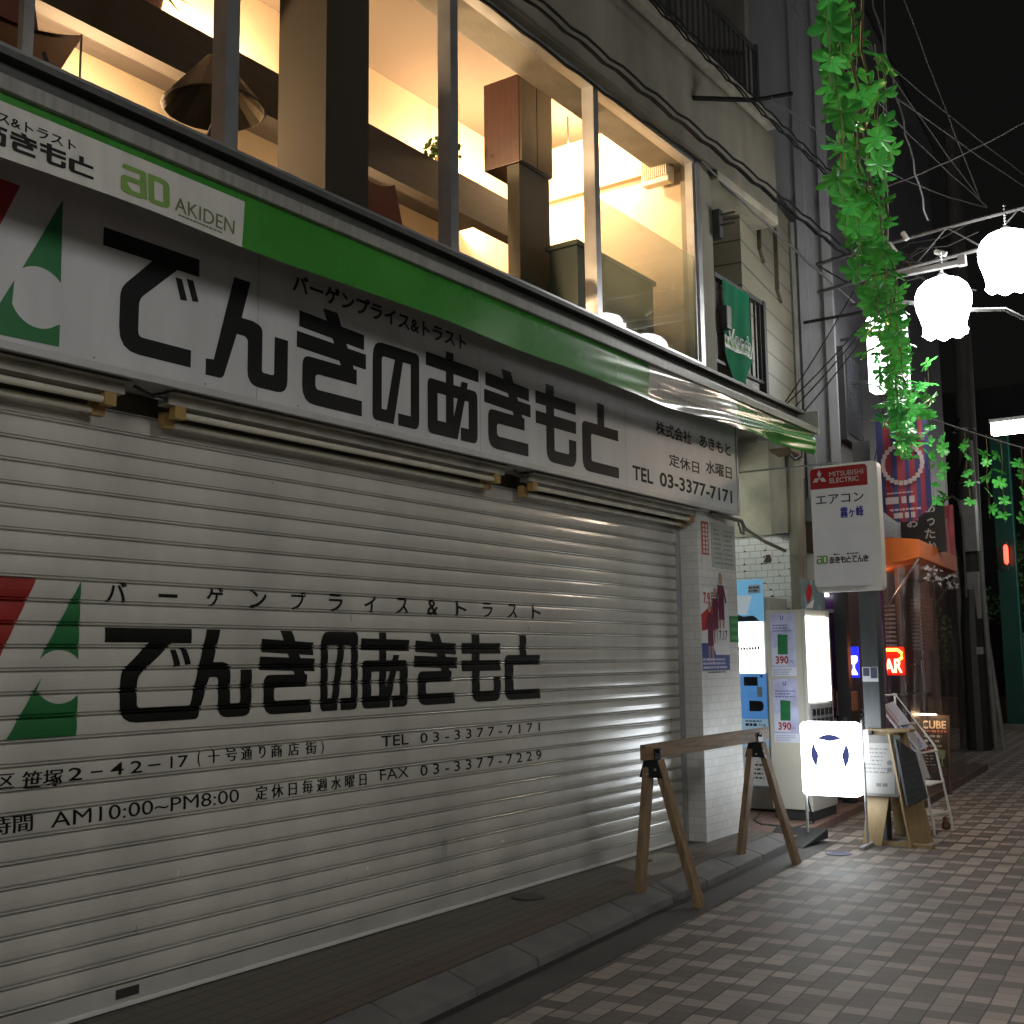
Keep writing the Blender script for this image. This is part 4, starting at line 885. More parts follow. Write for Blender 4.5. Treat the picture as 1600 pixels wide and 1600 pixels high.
tag(mb.build("floor_cable", mat=black), "black cable lying on the paving from the glowing stand sign", "cable")

# sawhorse
t = thing("sawhorse", "timber sawhorse barrier with black metal brackets across the kerb", "barrier", (.75, 7.75, -.1))
wood = woodmat("sawhorse_timber", (.13, .08, .04), (.27, .18, .098), .6, axis=1, sc=18); woodl = woodmat("sawhorse_leg_timber", (.13, .08, .042), (.27, .18, .098), .6, axis=2, sc=18)
A = Vector((.745, 6.78, .885)); B = Vector((.70, 8.93, .885))
MB().bar(A, B, .045, .10).build("crossbeam", t, mat=wood, bevel=.003)
for yy, f1, f2 in ((6.93, Vector((.685, 6.78, -.1)), Vector((1.03, 6.97, -.1))), (8.72, Vector((.585, 8.58, -.1)), Vector((.965, 8.80, -.1)))):
    c = A.lerp(B, (yy-A.y)/(B.y-A.y))
    for f, sx in ((f1, -1), (f2, 1)):
        MB().bar(c+Vector((sx*.035, 0, -.06)), f, .085, .045, (1, 0, 0)).build("leg", t, mat=woodl, bevel=.003)
    mb = MB(); 
    mb.hexa([c+Vector(q) for q in ((-.085, -.05, -.17), (.085, -.05, -.17), (.085, .05, -.17), (-.085, .05, -.17), (-.05, -.05, -.055), (.05, -.05, -.055), (.05, .05, -.055), (-.05, .05, -.055))])
    mb.box(c.x-.032, c.x-.026, c.y-.045, c.y+.045, c.z-.06, c.z+.02); mb.box(c.x+.026, c.x+.032, c.y-.045, c.y+.045, c.z-.06, c.z+.02)
    mb.tube([c+Vector((.03, 0, .0)), c+Vector((.05, 0, .0))], .014, 10); mb.build("bracket", t, mat=pm("bracket_black", (.012, .012, .014), .3, .2, 20, metal=.3), bevel=.002)

for yy in (6.93, 8.72):
    for z_, x_ in ((.90, .775), (.77, .80), (.74, .74)):
        MB().tube([(x_-.02, yy-.052, z_), (x_-.02, yy-.06, z_)], .008, 8).build("bolt", C.objects["sawhorse"], mat=alu)
# wooden trestle with notice frame and slate
t = thing("wooden_trestle", "plain board A shaped wooden sign stand on the pavers", "sign stand", (1.3, 10.3, -.1))
tw = woodmat("trestle_board", (.25, .18, .085), (.35, .25, .13), .55, axis=2, sc=9)
for nm, P in (("front_panel", ((1.085, 10.0, -.1), (1.245, 10.0, -.1), (1.36, 10.26, .84), (1.12, 10.26, .84))), ("side_panel", ((1.49, 10.0, -.1), (1.545, 10.46, -.1), (1.37, 10.46, .83), (1.32, 10.12, .83))), ("back_panel", ((1.15, 10.70, -.1), (1.46, 10.70, -.1), (1.36, 10.40, .82), (1.15, 10.40, .82)))):
    P = [Vector(p) for p in P]; nrm = (P[1]-P[0]).cross(P[3]-P[0]).normalized()*.018
    mb = MB(); mb.hexa([P[0], P[1], P[1]-nrm, P[0]-nrm, P[3], P[2], P[2]-nrm, P[3]-nrm]); mb.build(nm, t, mat=tw, bevel=.002)
mb = MB(); mb.box(1.08, 1.46, 10.24, 10.40, .835, .86); mb.build("top_board", t, mat=tw, bevel=.003)
mb = MB(); mb.bar((1.05, 10.10, -.085), (1.66, 10.05, -.085), .06, .03); mb.build("foot_rail", t, mat=tw)
MB().box(1.1, 1.14, 10.2, 10.24, .80, .845).build("hinge", t, mat=dark)
t = thing("framed_notice", "grey framed white notice leaning on the front of the wooden trestle", "notice", (1.2, 10.0, .35))
Of = Vector((1.045, 10.06, .33)); Uf = Vector((1, .05, 0)).normalized(); Vf = Vector((0, .18, 1)).normalized()
mb = MB(); mb.slab([(-.02, -.03), (.36, -.03), (.36, .49), (-.02, .49)], Of, Uf, Vf, .02); mb.build("frame_board", t, mat=pm("frame_slate", (.11, .105, .095), .5, .2, 6), bevel=.003)
mb = MB(); mb.flat([(.015, -.005), (.315, -.005), (.315, .42), (.015, .42)], Of, Uf, Vf, .022); mb.build("paper", t, mat=pm("notice_paper", (.21, .205, .195), .55, .05))
mb = MB(); rg = random.Random(21); dashes(mb, rg, .05, .28, .16, .39, 7, Of, Uf, Vf, .024, .32); dashes(mb, rg, .16, .29, .045, .085, 1, Of, Uf, Vf, .024, .7)
for cv in (.255, .195): mb.flat([(.27+.022*math.cos(i*.52), cv+.022*math.sin(i*.52)) for i in range(12)], Of, Uf, Vf, .0245)
mb.build("notice_print", t, mat=pm("notice_ink", (.10, .10, .10), .6))
t = thing("slate_board", "dark slate chalkboard tilted against the street side of the wooden trestle", "chalkboard", (1.55, 10.2, .3))
Os = Vector((1.455, 10.04, .235)); Us = Vector((.05, .42, .03)).normalized(); Vs = Vector((-.17, .09, .93)).normalized()
mb = MB(); mb.slab([(0, 0), (.42, .0), (.36, .40), (.02, .56)], Os, Us, Vs, .02); mb.build("slate", t, mat=pm("slate", (.055, .06, .068), .6, .35, 14), bevel=.003)
mb = MB(); dashes(mb, random.Random(4), .05, .35, .06, .38, 6, Os, Us, Vs, .0225, .12); mb.build("chalk_marks", t, mat=pm("chalk", (.13, .135, .14), .8))

# white wire rack with leaflets
t = thing("wire_rack", "white wire leaflet rack standing behind the wooden trestle", "rack", (1.3, 11.0, -.1))
rw = pm("rack_white", (.62, .62, .60), .4, .05)
for y0, xo in ((10.75, 0), (11.15, .05)):
    MB().tube([(1.02+xo, y0, .02), (1.02+xo, y0, 1.14), (1.36+xo, y0+.02, .66), (1.47+xo, y0+.02, .0), (1.47+xo, y0+.02, -.095)], .012, 7).build("upright", t, mat=rw)
for xx, zz in ((1.03, 1.13), (1.22, .87), (1.38, .62), (1.42, .34), (1.46, .08), (1.03, .3)):
    MB().tube([(xx, 10.75, zz), (xx+.05, 11.17, zz)], .010, 6).build("crossbar", t, mat=rw)
for zz in (.34, .08):
    mb = MB(); mb.box(1.10, 1.46, 10.76, 11.16, zz-.006, zz+.006); mb.build("shelf", t, mat=rw)
t = thing("leaflet", "pale pink and blue printed leaflet sloping on the upper part of the wire rack", "leaflet", (1.2, 10.9, .8))
Ol = Vector((1.06, 10.70, 1.03)); Ul = Vector((.34, .02, -.48)).normalized(); Vl = Vector((.05, .40, .05)).normalized()
mb = MB(); mb.slab([(0, 0), (.50, 0), (.50, .3), (0, .3)], Ol, Ul, Vl, .01); mb.build("paper", t, mat=pm("leaflet_paper", (.52, .50, .58), .4, .1))
mb = MB(); mb.flat([(.02, .02), (.2, .02), (.2, .12), (.02, .12)], Ol, Ul, Vl, .012); mb.build("pink_field", t, mat=pm("leaflet_pink", (.5, .25, .28), .4)); 
mb = MB(); dashes(mb, random.Random(3), .22, .48, .02, .24, 5, Ol, Ul, Vl, .0125); mb.build("leaflet_print", t, mat=pm("leaflet_ink", (.15, .2, .42), .4))
t = tag(MB().slab([(0, .0), (.14, -.02), (.13, .42, ), (-.03, .45)], (1.33, 10.72, .42), Vector((.9, .3, 0)).normalized(), Vector((-.28, .1, .9)).normalized(), .006).build("pamphlet", mat=pm("pamphlet_paper", (.45, .42, .42), .5, .1)), "thin pale pamphlet hanging from the middle of the wire rack", "pamphlet")
mb = MB(); mb.lathe([(.001, 0), (.035, .01), (.04, .05), (.02, .08), (.03, .1), (.001, .12)], (1.655, 10.48, .0), 10)
tag(mb.build("small_ornament", smooth=True, mat=pm("ornament_brown", (.12, .05, .03), .5, .5, 30)), "small brown ornament hooked on the far edge of the wooden trestle", "ornament", None)

# menu blackboard
t = thing("menu_board", "black menu easel reading CUBE, lit by a small lamp", "menu board", (.58, 13.95, -.1))
Om = Vector((.375, 14.02, -.1)); Um = Vector((1, .0, 0)); Vm = Vector((0, .10, 1)).normalized()
mb = MB(); 
for a in ((0, 0, .03, .9), (.39, 0, .42, .9), (.03, .87, .39, .9), (.03, .26, .39, .29), (.03, .05, .39, .08)): mb.slab([(a[0], a[1]), (a[2], a[1]), (a[2], a[3]), (a[0], a[3])], Om, Um, Vm, .03)
mb.build("easel_frame", t, mat=woodmat("easel_wood", (.06, .03, .02), (.11, .06, .035), .5, axis=2))
mb = MB(); mb.slab([(.032, .295), (.388, .295), (.388, .868), (.032, .868)], Om, Um, Vm, .012); mb.build("blackboard", t, mat=pm("blackboard", (.012, .012, .012), .45, .4, 10))
mb = MB(); mb.text("CUBE", Om+Um*.10+Vm*.74, Um, Vm, .275, .095, .03, .014); mb.flat(rpoly([(.05, .80), (.085, .83, .01), (.09, .79)]), Om, Um, Vm, .014); mb.build("title_lettering", t, mat=pm("chalk_cream", (.75, .62, .45), .6))
mb = MB(); dashes(mb, random.Random(31), .12, .38, .69, .735, 1, Om, Um, Vm, .014, .6); dashes(mb, random.Random(32), .13, .30, .48, .51, 1, Om, Um, Vm, .014, .8); mb.build("red_chalk", t, mat=pm("chalk_red", (.55, .2, .12), .6))
mb = MB(); rg = random.Random(33); dashes(mb, rg, .10, .38, .52, .685, 3, Om, Um, Vm, .014, .5); dashes(mb, rg, .06, .25, .31, .45, 4, Om, Um, Vm, .014, .45); mb.flat([(.08, .47), (.26, .47), (.26, .474), (.08, .474)], Om, Um, Vm, .014); mb.build("white_chalk", t, mat=pm("chalk_white", (.45, .45, .38), .6))
mb = MB(); mb.flat(rpoly([(.28, .50), (.36, .50), (.35, .41, .03), (.325, .39), (.325, .33), (.345, .32), (.295, .32), (.315, .33), (.315, .39), (.285, .41, .03)]), Om, Um, Vm, .0145); mb.build("drawn_glass", t, mat=pm("chalk_green", (.30, .45, .18), .5, .3, 30))
mb = MB(); mb.tube([Om+Um*.1+Vm*.9, Om+Um*.1+Vm*.97+Vector((0, -.12, 0)), Om+Um*.15+Vm*.95+Vector((0, -.16, 0))], .008, 6); mb.tube([Om+Um*.12+Vm*.93+Vector((0, -.16, 0)), Om+Um*.32+Vm*.93+Vector((0, -.16, 0))], .014, 8); cl = mb.build("clip_lamp", t, mat=black)
mb = MB(); mb.box(Om.x+.13, Om.x+.31, 13.93, 13.95, Om.z+.905, Om.z+.912); mb.build("lamp_strip", cl, mat=emat("strip_warm", (1, .68, .38), 90))

# ---------------------------------------------------------------- small things on the ground
def cover(x, y, r, label, z=.004):
    t = thing("manhole_cover", label, "manhole cover", (x, y, z))
    MB().lathe([(.001, .004), (r, .004), (r, 0)], (x, y, z), 28).build("lid", t, mat=pm("cover_iron", (.06, .058, .05), .6, .4, 12, bump=.8, bscale=70)); 
    MB().lathe([(r*1.02, .003), (r*1.12, .003), (r*1.12, 0)], (x, y, z), 28).build("rim", t, mat=dark)
cover(.18, 6.25, .10, "small round iron cover set in the sidewalk before the shutter")
cover(.17, 7.80, .06, "tiny round iron cap on the pale patch near the pillar")
mb = MB(); mb.face([(.09, 7.5, .004), (.50, 7.3, .004), (.55, 7.55, .004), (.42, 8.15, .004), (.10, 8.2, .004)]); struct(mb.build("mortar_patch", mat=pm("mortar_patch", (.27, .26, .22), .8, .2, 4)))
mb = MB(); mb.hexa([(.37, 9.50, -.096), (.74, 9.50, -.096), (.80, 9.95, -.06), (.34, 9.95, -.06), (.37, 9.52, -.085), (.74, 9.52, -.085), (.80, 9.95, .012), (.34, 9.95, .012)])
tag(mb.build("ramp_mat", mat=pm("rubber_black", (.014, .014, .015), .6, .3, 20), bevel=.004), "black rubber ramp mat at the kerb end by the stand sign", "mat")
t = thing("floor_marking", "round faded blue marking on the pavers before the wooden trestle", "marking", (1.07, 9.43, -.09))
mb = MB(); mb.face([(1.07+.105*math.cos(i*.2618), 9.43+.105*math.sin(i*.2618), -.0955) for i in range(24)]); mb.build("blue_disc", t, mat=pm("faded_blue", (.05, .055, .16), .5, .5, 30))
mb = MB()
for i in range(24):
    if i % 6 == 5: continue
    a, b = i*.2618, (i+.9)*.2618
    mb.face([(1.07+.075*math.cos(a), 9.43+.075*math.sin(a), -.0935), (1.07+.088*math.cos(a), 9.43+.088*math.sin(a), -.0935), (1.07+.088*math.cos(b), 9.43+.088*math.sin(b), -.0935), (1.07+.075*math.cos(b), 9.43+.075*math.sin(b), -.0935)])
mb.build("pale_ring", t, mat=pm("ring_pale", (.25, .27, .3), .5))
# ---------------------------------------------------------------- neighbouring buildings
SID = thing("siding_house", "beige house with horizontal siding boards just beyond the shop building", "house", (0, 11.5, 3.5))
Pa = Vector((.0, 10.42, 0)); Pb = Vector((-.28, 12.55, 0)); dn = (Pb-Pa).normalized(); nn = Vector((dn.y, -dn.x, 0))
mb = MB(); q = [Pa, Pb, Pb-nn*.3, Pa-nn*.3]
mb.hexa([p+Vector((0, 0, 3.87)) for p in q]+[p+Vector((0, 0, 6.55)) for p in q])
mb.build("siding_wall", SID, mat=linemat("siding_boards", (.19, .175, .13), (.05, .045, .035), .235, .016))
mb = MB(); q = [Pa-dn*.02+nn*.06, Pb+dn*.0+nn*.06, Pb-nn*.3, Pa-nn*.3]; mb.hexa([p+Vector((0, 0, 6.552)) for p in q]+[p+Vector((0, 0, 6.64)) for p in q]); mb.build("eaves", SID, mat=dark)
for k_, (f, z0, z1) in enumerate(((.30, 5.75, 6.4), (.62, 5.5, 6.2))):
    p = Pa+dn*(f*2.1)+nn*.02; mb = MB(); mb.bar(p+Vector((0, 0, z1)), p+Vector((0, 0, z0)), .05, .02, (0, 1, 0)); mb.bar(p+Vector((0, 0, z0)), p+dn*.16+Vector((0, 0, z0-.1)), .03, .03); mb.build("stay_bracket", SID, mat=pm("rusty_steel", (.09, .07, .05), .7, .4, 12))
mb = MB(); p = Pb-dn*.12+nn*.03; mb.tube([p+Vector((0, 0, 3.5)), p+Vector((0, 0, 6.5))], .035, 8); mb.build("downpipe", SID, mat=pm("pipe_grey", (.16, .155, .14), .5))
p = Pa+dn*.75+nn*.12; mb = MB(); mb.bar(p+Vector((0, 0, 3.62)), p+dn*.55+Vector((0, 0, 3.62)), .22, .03); mb.build("small_canopy", SID, mat=pm("rust_brown", (.10, .07, .04), .7))

GA = R(5.1)
def gp(y, off, z): # along the grey building's street face, off = out from it
    return Vector((.10-math.sin(GA)*(y-12.62)+off*math.cos(GA), 12.62+(y-12.62)*math.cos(GA)+off*math.sin(GA), z))
GRY = thing("grey_building", "tall plain grey building with pilasters rising above the bar beyond the siding house", "building", (0, 14, 0))
g_l = pm("grey_render", (.22, .22, .235), .75, .18, 1.2, streak=2.5, bump=.1); g_d = brickmat("grey_wall_tile", (.105, .105, .115), (.06, .06, .065), .10, .06, .5, var=.12)
def gbox(mb, y0, y1, o0, o1, z0, z1): mb.hexa([gp(y0, o0, z0), gp(y0, o1, z0), gp(y1, o1, z0), gp(y1, o0, z0), gp(y0, o0, z1), gp(y0, o1, z1), gp(y1, o1, z1), gp(y1, o0, z1)])
mb = MB(); gbox(mb, 12.62, 20, -5, 0, 2.95, 10.2); gbox(mb, 12.62, 20, -5, -1.1, -.1, 2.95); mb.build("wall", GRY, mat=g_d)
mb = MB(); gbox(mb, 12.56, 12.615, -5, .04, 2.95, 10.2); gbox(mb, 12.50, 12.56, -.02, .08, 2.95, 10.2); gbox(mb, 12.52, 12.56, -.30, -.20, 2.95, 10.2); mb.build("front_render", GRY, mat=g_l)
mb = MB(); gbox(mb, 12.45, 20, -5, .12, 10.2, 10.32); mb.build("parapet", GRY, mat=dark)
wf = MB(); gbox(wf, 12.78, 13.62, .002, .10, 3.95, 5.05); wnd = wf.build("window", GRY, mat=pm("window_iron", (.03, .03, .032), .4, .2))
wf = MB(); gbox(wf, 12.86, 13.54, .10, .115, 4.03, 4.97); wf.build("pane", wnd, mat=pm("dark_glass", (.05, .052, .058), .25, .2, 2))
wf = MB(); gbox(wf, 13.0, 13.3, .1, .3, 3.66, 3.95); wf.build("pipe_box", GRY, mat=pm("box_grey", (.08, .08, .085), .5, .2))
for yy in (15.2, 17.4):
    mb = MB(); gbox(mb, yy, yy+.9, .002, .05, 3.6, 5.0); mb.build("window_shutter", GRY, mat=dark)

# the bar under it
BAR = thing("bar_house", "dim brown bar front under an orange canopy with clear vinyl curtains", "bar", (.3, 14.5, -.1))
def bp(y, off, z): return Vector((.35-math.sin(GA)*(y-12.3)+off, y, z))
bwood = linemat("bar_boards", (.075, .045, .032), (.02, .012, .01), .14, .01, axis=1)
mb = MB()
def bbox(mb, y0, y1, o0, o1, z0, z1): mb.hexa([bp(y0, o0, z0), bp(y0, o1, z0), bp(y1, o1, z0), bp(y1, o0, z0), bp(y0, o0, z1), bp(y0, o1, z1), bp(y1, o1, z1), bp(y1, o0, z1)])
bbox(mb, 12.3, 17.2, -1.5, -.55, -.1, 2.94); bbox(mb, 12.0, 12.28, -1.0, -.12, 2.62, 2.94); mb.build("wall", BAR, mat=bwood)
mb = MB(); bbox(mb, 12.3, 17.2, -.55, .55, -.1, -.02); mb.build("floor", BAR, mat=pm("bar_floor", (.10, .06, .045), .5))
mb = MB(); bbox(mb, 12.2, 12.24, -.46, -.20, 0, 2.6); mb.build("purple_window", BAR, mat=pm("purple_lit_glass", (.045, .018, .07), .2, .3, 3))  # purple light of the window put into the glass colour
mb = MB(); bbox(mb, 12.17, 12.2, -.42, -.14, 1.96, 2.0); mb.build("window_bar", BAR, mat=alu_d)
mb = MB(); bbox(mb, 12.1, 12.24, -.19, -.06, -.1, 3.0); mb.build("dark_post", BAR, mat=pm("post_black", (.018, .016, .018), .5, .2))
mb = MB(); bbox(mb, 12.25, 12.32, .22, .30, -.1, 2.5); mb.build("purple_post", BAR, mat=pm("post_purple", (.07, .018, .055), .4, .3, 4))
mb = MB(); bbox(mb, 12.02, 12.06, -.46, -.05, 2.18, 2.60); mb.build("pale_panel", BAR, mat=pm("panel_cream", (.50, .49, .46), .5, .05))
mb = MB(); bbox(mb, 12.0, 12.05, -.40, -.22, 2.13, 2.165); mb.build("panel_lamp", BAR, mat=emat("panel_tube", (.92, .85, 1), 6))
mb = MB(); bbox(mb, 11.98, 12.02, -.5, -.2, 2.95, 3.2); mb.build("meter_box", BAR, mat=pm("meter_grey", (.14, .145, .14), .5))
# louvred shutter, poles, counter and boxes seen through the vinyl
mb = MB()
for i in range(11): bbox(mb, 13.30, 13.34, .06, .20, 1.55+i*.05, 1.575+i*.05)
mb.build("louvre_blind", BAR, mat=pm("blind_bright", (.62, .55, .42), .4))
mb = MB()
for i in range(14):
    bbox(mb, 14.2, 14.22, .20, .46, 1.56+i*.045, 1.585+i*.045)
mb.build("louvre_shutter", BAR, mat=pm("louvre_brown", (.16, .105, .085), .5, .3))
for yy, oo in ((13.5, .18), (13.9, .10), (14.6, .36)): 
    mb = MB(); bbox(mb, yy, yy+.05, oo, oo+.05, -.1, 2.5); mb.build("post", BAR, mat=pm("post_brown", (.12, .085, .07), .5))
mb = MB(); bbox(mb, 14.75, 15.0, .2, .36, 0, 2.4); mb.build("tiled_column", BAR, mat=brickmat("column_tile", (.30, .26, .23), (.18, .15, .14), .12, .12, .4))
mb = MB(); bbox(mb, 13.4, 14.4, .05, .30, -.05, 1.0); bbox(mb, 13.35, 14.45, .0, .34, 1.0, 1.05); mb.build("counter", BAR, mat=pm("counter_dark", (.035, .022, .018), .4, .3))
for i, (yy, oo, z, c) in enumerate(((12.35, -.42, .95, (.30, .10, .08)), (12.36, -.22, .92, (.30, .14, .07)), (12.33, -.5, .72, (.2, .19, .18)))):
    mb = MB(); bbox(mb, yy-.2, yy+.05, oo, oo+.17, z, z+.2); mb.build("hung_sign", BAR, mat=pm("hung_%d_colour" % i, c, .5, .3, 9))
mb = MB(); rg = random.Random(12)
for i in range(9): x = rg.uniform(.42, .62); z = rg.uniform(.7, .92); mb.box(x, x+rg.uniform(.02, .05), 12.05, 12.07, z, z+rg.uniform(.03, .08))
for i in range(14):
    x = rg.uniform(-.1, .25); z = rg.uniform(.62, .9); mb.box(x, x+rg.uniform(.02, .05), 12.05+i*.002, 12.07+i*.002, z, z+rg.uniform(.03, .09))
mb.build("menu_cards", BAR, mat=pm("menu_card", (.12, .115, .11), .5, .5, 20))
# canopy: orange fabric box
CAN = thing("orange_canopy", "bright orange fabric canopy over the bar entrance", "canopy", (.6, 14, 2.5))
c0 = Vector((.86, 13.0, 0)); c1 = Vector((.62, 15.55, 0)); b0 = Vector((.30, 13.0, 0)); b1 = Vector((.10, 15.55, 0))
org = pm("orange_fabric", (.78, .19, .035), .6, .1, 3)
mb = MB(); Z = Vector((0, 0, 1))
mb.hexa([b0+Z*2.48, c0+Z*2.575, c1+Z*2.56, b1+Z*2.48, b0+Z*2.845, c0+Z*2.775, c1+Z*2.76, b1+Z*2.845]); mb.build("canopy_cover", CAN, mat=org, bevel=.006)
mb = MB(); mb.tube([c0+Z*2.56-Vector((.02, -.03, 0)), Vector((.42, 13.2, 2.05))], .014, 6); mb.tube([c1+Z*2.56, Vector((.25, 15.4, 2.0))], .014, 6); mb.build("arm", CAN, mat=alu)
# vinyl curtains
vin = glassmat("clear_vinyl", .05, tint=(.82, .78, .78), rough=.24, film=.14, filmcol=(.42, .32, .30))
def curtain(a, b, z0, z1, label, seed):
    a = Vector(a); b = Vector(b); d = (b-a); n = Vector((d.y, -d.x, 0)).normalized(); L = d.length
    nu, nv = 34, 26; vs = []; fs = []; rg = random.Random(seed); ph = [rg.uniform(0, 6) for _ in range(6)]
    for j in range(nv+1):
        for i in range(nu+1):
            u, v = i/nu, j/nv
            w_ = .018*math.sin(9*u+ph[0]+1.5*v)+.012*math.sin(23*u+ph[1]-3*v)+.010*math.sin(8*v+ph[2]+6*u)+.006*math.sin(31*v+ph[3]+13*u)
            vs.append(a+d*u+n*w_*(1-.3*v)+Vector((0, 0, z0+(z1-z0)*v)))
    for j in range(nv):
        for i in range(nu): k = j*(nu+1)+i; fs.append((k, k+1, k+nu+2, k+nu+1))
    mb = MB(); mb.raw(vs, fs); return tag(mb.build("vinyl_curtain", smooth=True, mat=vin), label, "curtain", "clear vinyl curtains of the bar")
curtain((.22, 13.05, 0), (.84, 13.05, 0), .15, 2.5, "clear vinyl curtain facing the viewer under the orange canopy", 3)
curtain((.83, 13.08, 0), (.60, 15.5, 0), -.02, 2.57, "clear wrinkled vinyl curtain along the street side of the bar", 5)
curtain((-.02, 12.1, 0), (.50, 12.95, 0), .5, 2.45, "purple tinged clear vinyl sheet left of the grey sign post", 8)
mb = MB(); rg = random.Random(4)
for i in range(70):
    t_ = rg.random(); p = Vector((.845-.20*t_, 13.15+2.2*t_, 2.50-rg.random()*.18)); s = .05
    a = Vector((rg.uniform(-1, 1), rg.uniform(-1, 1), rg.uniform(-1, 1))).normalized(); b = a.orthogonal().normalized()
    mb.face([p, p+a*s, p+a*s*.6+b*s])
tag(mb.build("rolled_vinyl", mat=pm("rolled_vinyl", (.45, .43, .43), .12, .3, spec=.9)), "crumpled roll of shiny clear vinyl under the canopy's street edge", "curtain")
t = thing("added_bar_lamp", "unseen warm bulb added to light the inside of the bar under the orange canopy", "lamp", (.45, 14.1, 2.3))  # bulb kept out of sight, added to brighten the bar
MB().lathe([(.001, -.06), (.05, -.03), (.06, .02), (.03, .07), (.001, .08)], (.20, 13.4, 2.36), 12).build("bulb", t, smooth=True, mat=emat("bulb_warm", (1, .62, .42), 45)); MB().tube([(.20, 13.4, 2.43), (.20, 13.4, 2.6)], .008, 5).build("cord", t, mat=dark)
# neon signs
t = thing("neon_sign", "glowing red and orange BAR neon sign behind the vinyl curtain", "neon sign", (.45, 12.9, 1.3))
mb = MB(); mb.text("BAR", (.385, 12.86, 1.31), (1, 0, 0), (0, 0, 1), .255, .15, .06); mb.build("neon_letters", t, mat=emat("neon_red", (1, .30, .14), 10))
mb = MB(); mb.tube([(.37, 12.86, 1.56), (.60, 12.86, 1.56), (.645, 12.86, 1.525), (.645, 12.86, 1.47), (.61, 12.86, 1.45)], .016, 8); mb.build("neon_arrow", t, mat=emat("neon_orange", (1, .36, .04), 9))
mb = MB(); mb.box(.36, .67, 12.88, 12.9, 1.28, 1.59); mb.build("back_plate", t, mat=emat("neon_back_glow", (1, .02, .01), .22))  # red glow around the neon letters put into this plate as emission
t = thing("glass_neon", "small blue neon panel with a white cocktail glass left of the post", "neon sign", (.1, 12.75, 1.25))
mb = MB(); mb.box(.07, .22, 12.70, 12.72, 1.26, 1.60); mb.build("blue_panel", t, mat=emat("neon_blue", (.01, .02, 1), 2.2))
mb = MB(); mb.flat(rpoly([(.10, 1.50, .02), (.21, 1.50, .02), (.21, 1.44, .02), (.175, 1.40), (.175, 1.36), (.21, 1.29, .01), (.12, 1.29, .01), (.155, 1.36), (.155, 1.40), (.10, 1.44, .02)]), (0, 12.695, 0), *FX); mb.build("glass_shape", t, mat=emat("neon_white", (.8, .85, 1), 5))

# ---------------------------------------------------------------- flags and banners
def flagmesh(a, b, ztop, drop, nu, nv, amp, shape, colour, cols, seed):
    mb = MB(); mb.mats = cols; a = Vector(a); b = Vector(b); d = b-a; n = Vector((d.y, -d.x, 0)).normalized(); vs = []
    for j in range(nv+1):
        for i in range(nu+1):
            u, v = i/nu, j/nv
            l, r = shape(v); uu = l+(r-l)*u
            vs.append(a+d*uu+n*(amp*math.sin(7*uu+seed+2*v)*(.3+v)+amp*.4*math.sin(17*uu+4*v))+Vector((0, 0, ztop-drop*v)))
    for j in range(nv):
        for i in range(nu):
            k = j*(nu+1)+i; mb.f.append((k, k+1, k+nu+2, k+nu+1)); l, r = shape((j+.5)/nv); mb.m.append(colour(l+(r-l)*(i+.5)/nu, (j+.5)/nv))
    mb.v = [tuple(p) for p in vs]; return mb
t = thing("green_flag", "green pointed supporter flag tied to the balcony rail beside the lit windows", "flag", (.16, 9.9, 4.05))
fg = pm("flag_green", (.005, .11, .05), .8, .15, 4, spec=.1); fwh = pm("flag_white", (.5, .51, .48), .55, .05); fol = pm("flag_olive", (.12, .25, .05), .55, .05)
def shp(v): 
    if v < .72: return (0, 1)
    k = (v-.72)/.28; return (.5*k*.75, 1-.5*k*.75)
mbf = flagmesh((.15, 9.60, 0), (.15, 10.22, 0), 4.99, .94, 24, 50, .012, shp, lambda u, v: 1 if (.555 < v < .60 or .645 < v < .69) else 2 if .60 <= v <= .645 else 0, [fg, fwh, fol], 1)
mbf.build("flag_cloth", t, smooth=True)
mb = MB(); mb.text("Verdy", (.185, 9.625, 4.325), (0, 1, 0), (0, 0, 1), .57, .21, .06); mb.build("letter_outline", t, mat=fwh)
mb = MB(); mb.text("Verdy", (.187, 9.64, 4.335), (0, 1, 0), (0, 0, 1), .54, .19, .04); mb.build("flag_lettering", t, mat=pm("flag_letter", (.006, .07, .03), .5))
mb = MB(); mb.text("TOKYO", (.186, 9.74, 4.335), (0, 1, 0), (0, 0, 1), .3, .035, .01); mb.build("small_lettering", t, mat=MATS["flag_letter"])
t = thing("club_banner", "red and blue striped vertical banner with a pale ring behind the leaf garland", "banner", (.85, 12.5, 2.9))
br_ = pm("banner_red", (.26, .028, .045), .6, .12); bb_ = pm("banner_blue", (.035, .035, .13), .6, .12)
def shp2(v):
    if v < .86: return (0, 1)
    k = (v-.86)/.14; return (.34*k, 1-.34*k)
mbf = flagmesh((.60, 12.5, 0), (1.16, 12.5, 0), 4.05, 1.13, 36, 30, .012, shp2, lambda u, v: 0 if (.13 < u < .28 or .40 < u < .52 or .62 < u < .72 or .80 < u < .9) else 1, [br_, bb_], 4)
mbf.build("banner_cloth", t, smooth=True)
mb = MB(); rg = random.Random(5)
for i in range(26):
    a = i*2*math.pi/26; x = .88+.21*math.cos(a); z = 3.55+.21*math.sin(a); s = .022
    mb.flat(rpoly([(x-s, z-s*1.2, .01), (x+s, z-s*1.2, .01), (x+s, z+s*1.2, .01), (x-s, z+s*1.2, .01)]), (0, 12.475-.0004*i, 0), *FX)
mb.text("祭", (1.06, 12.47, 3.78), (1, 0, 0), (0, 0, 1), .075, .09, .02)
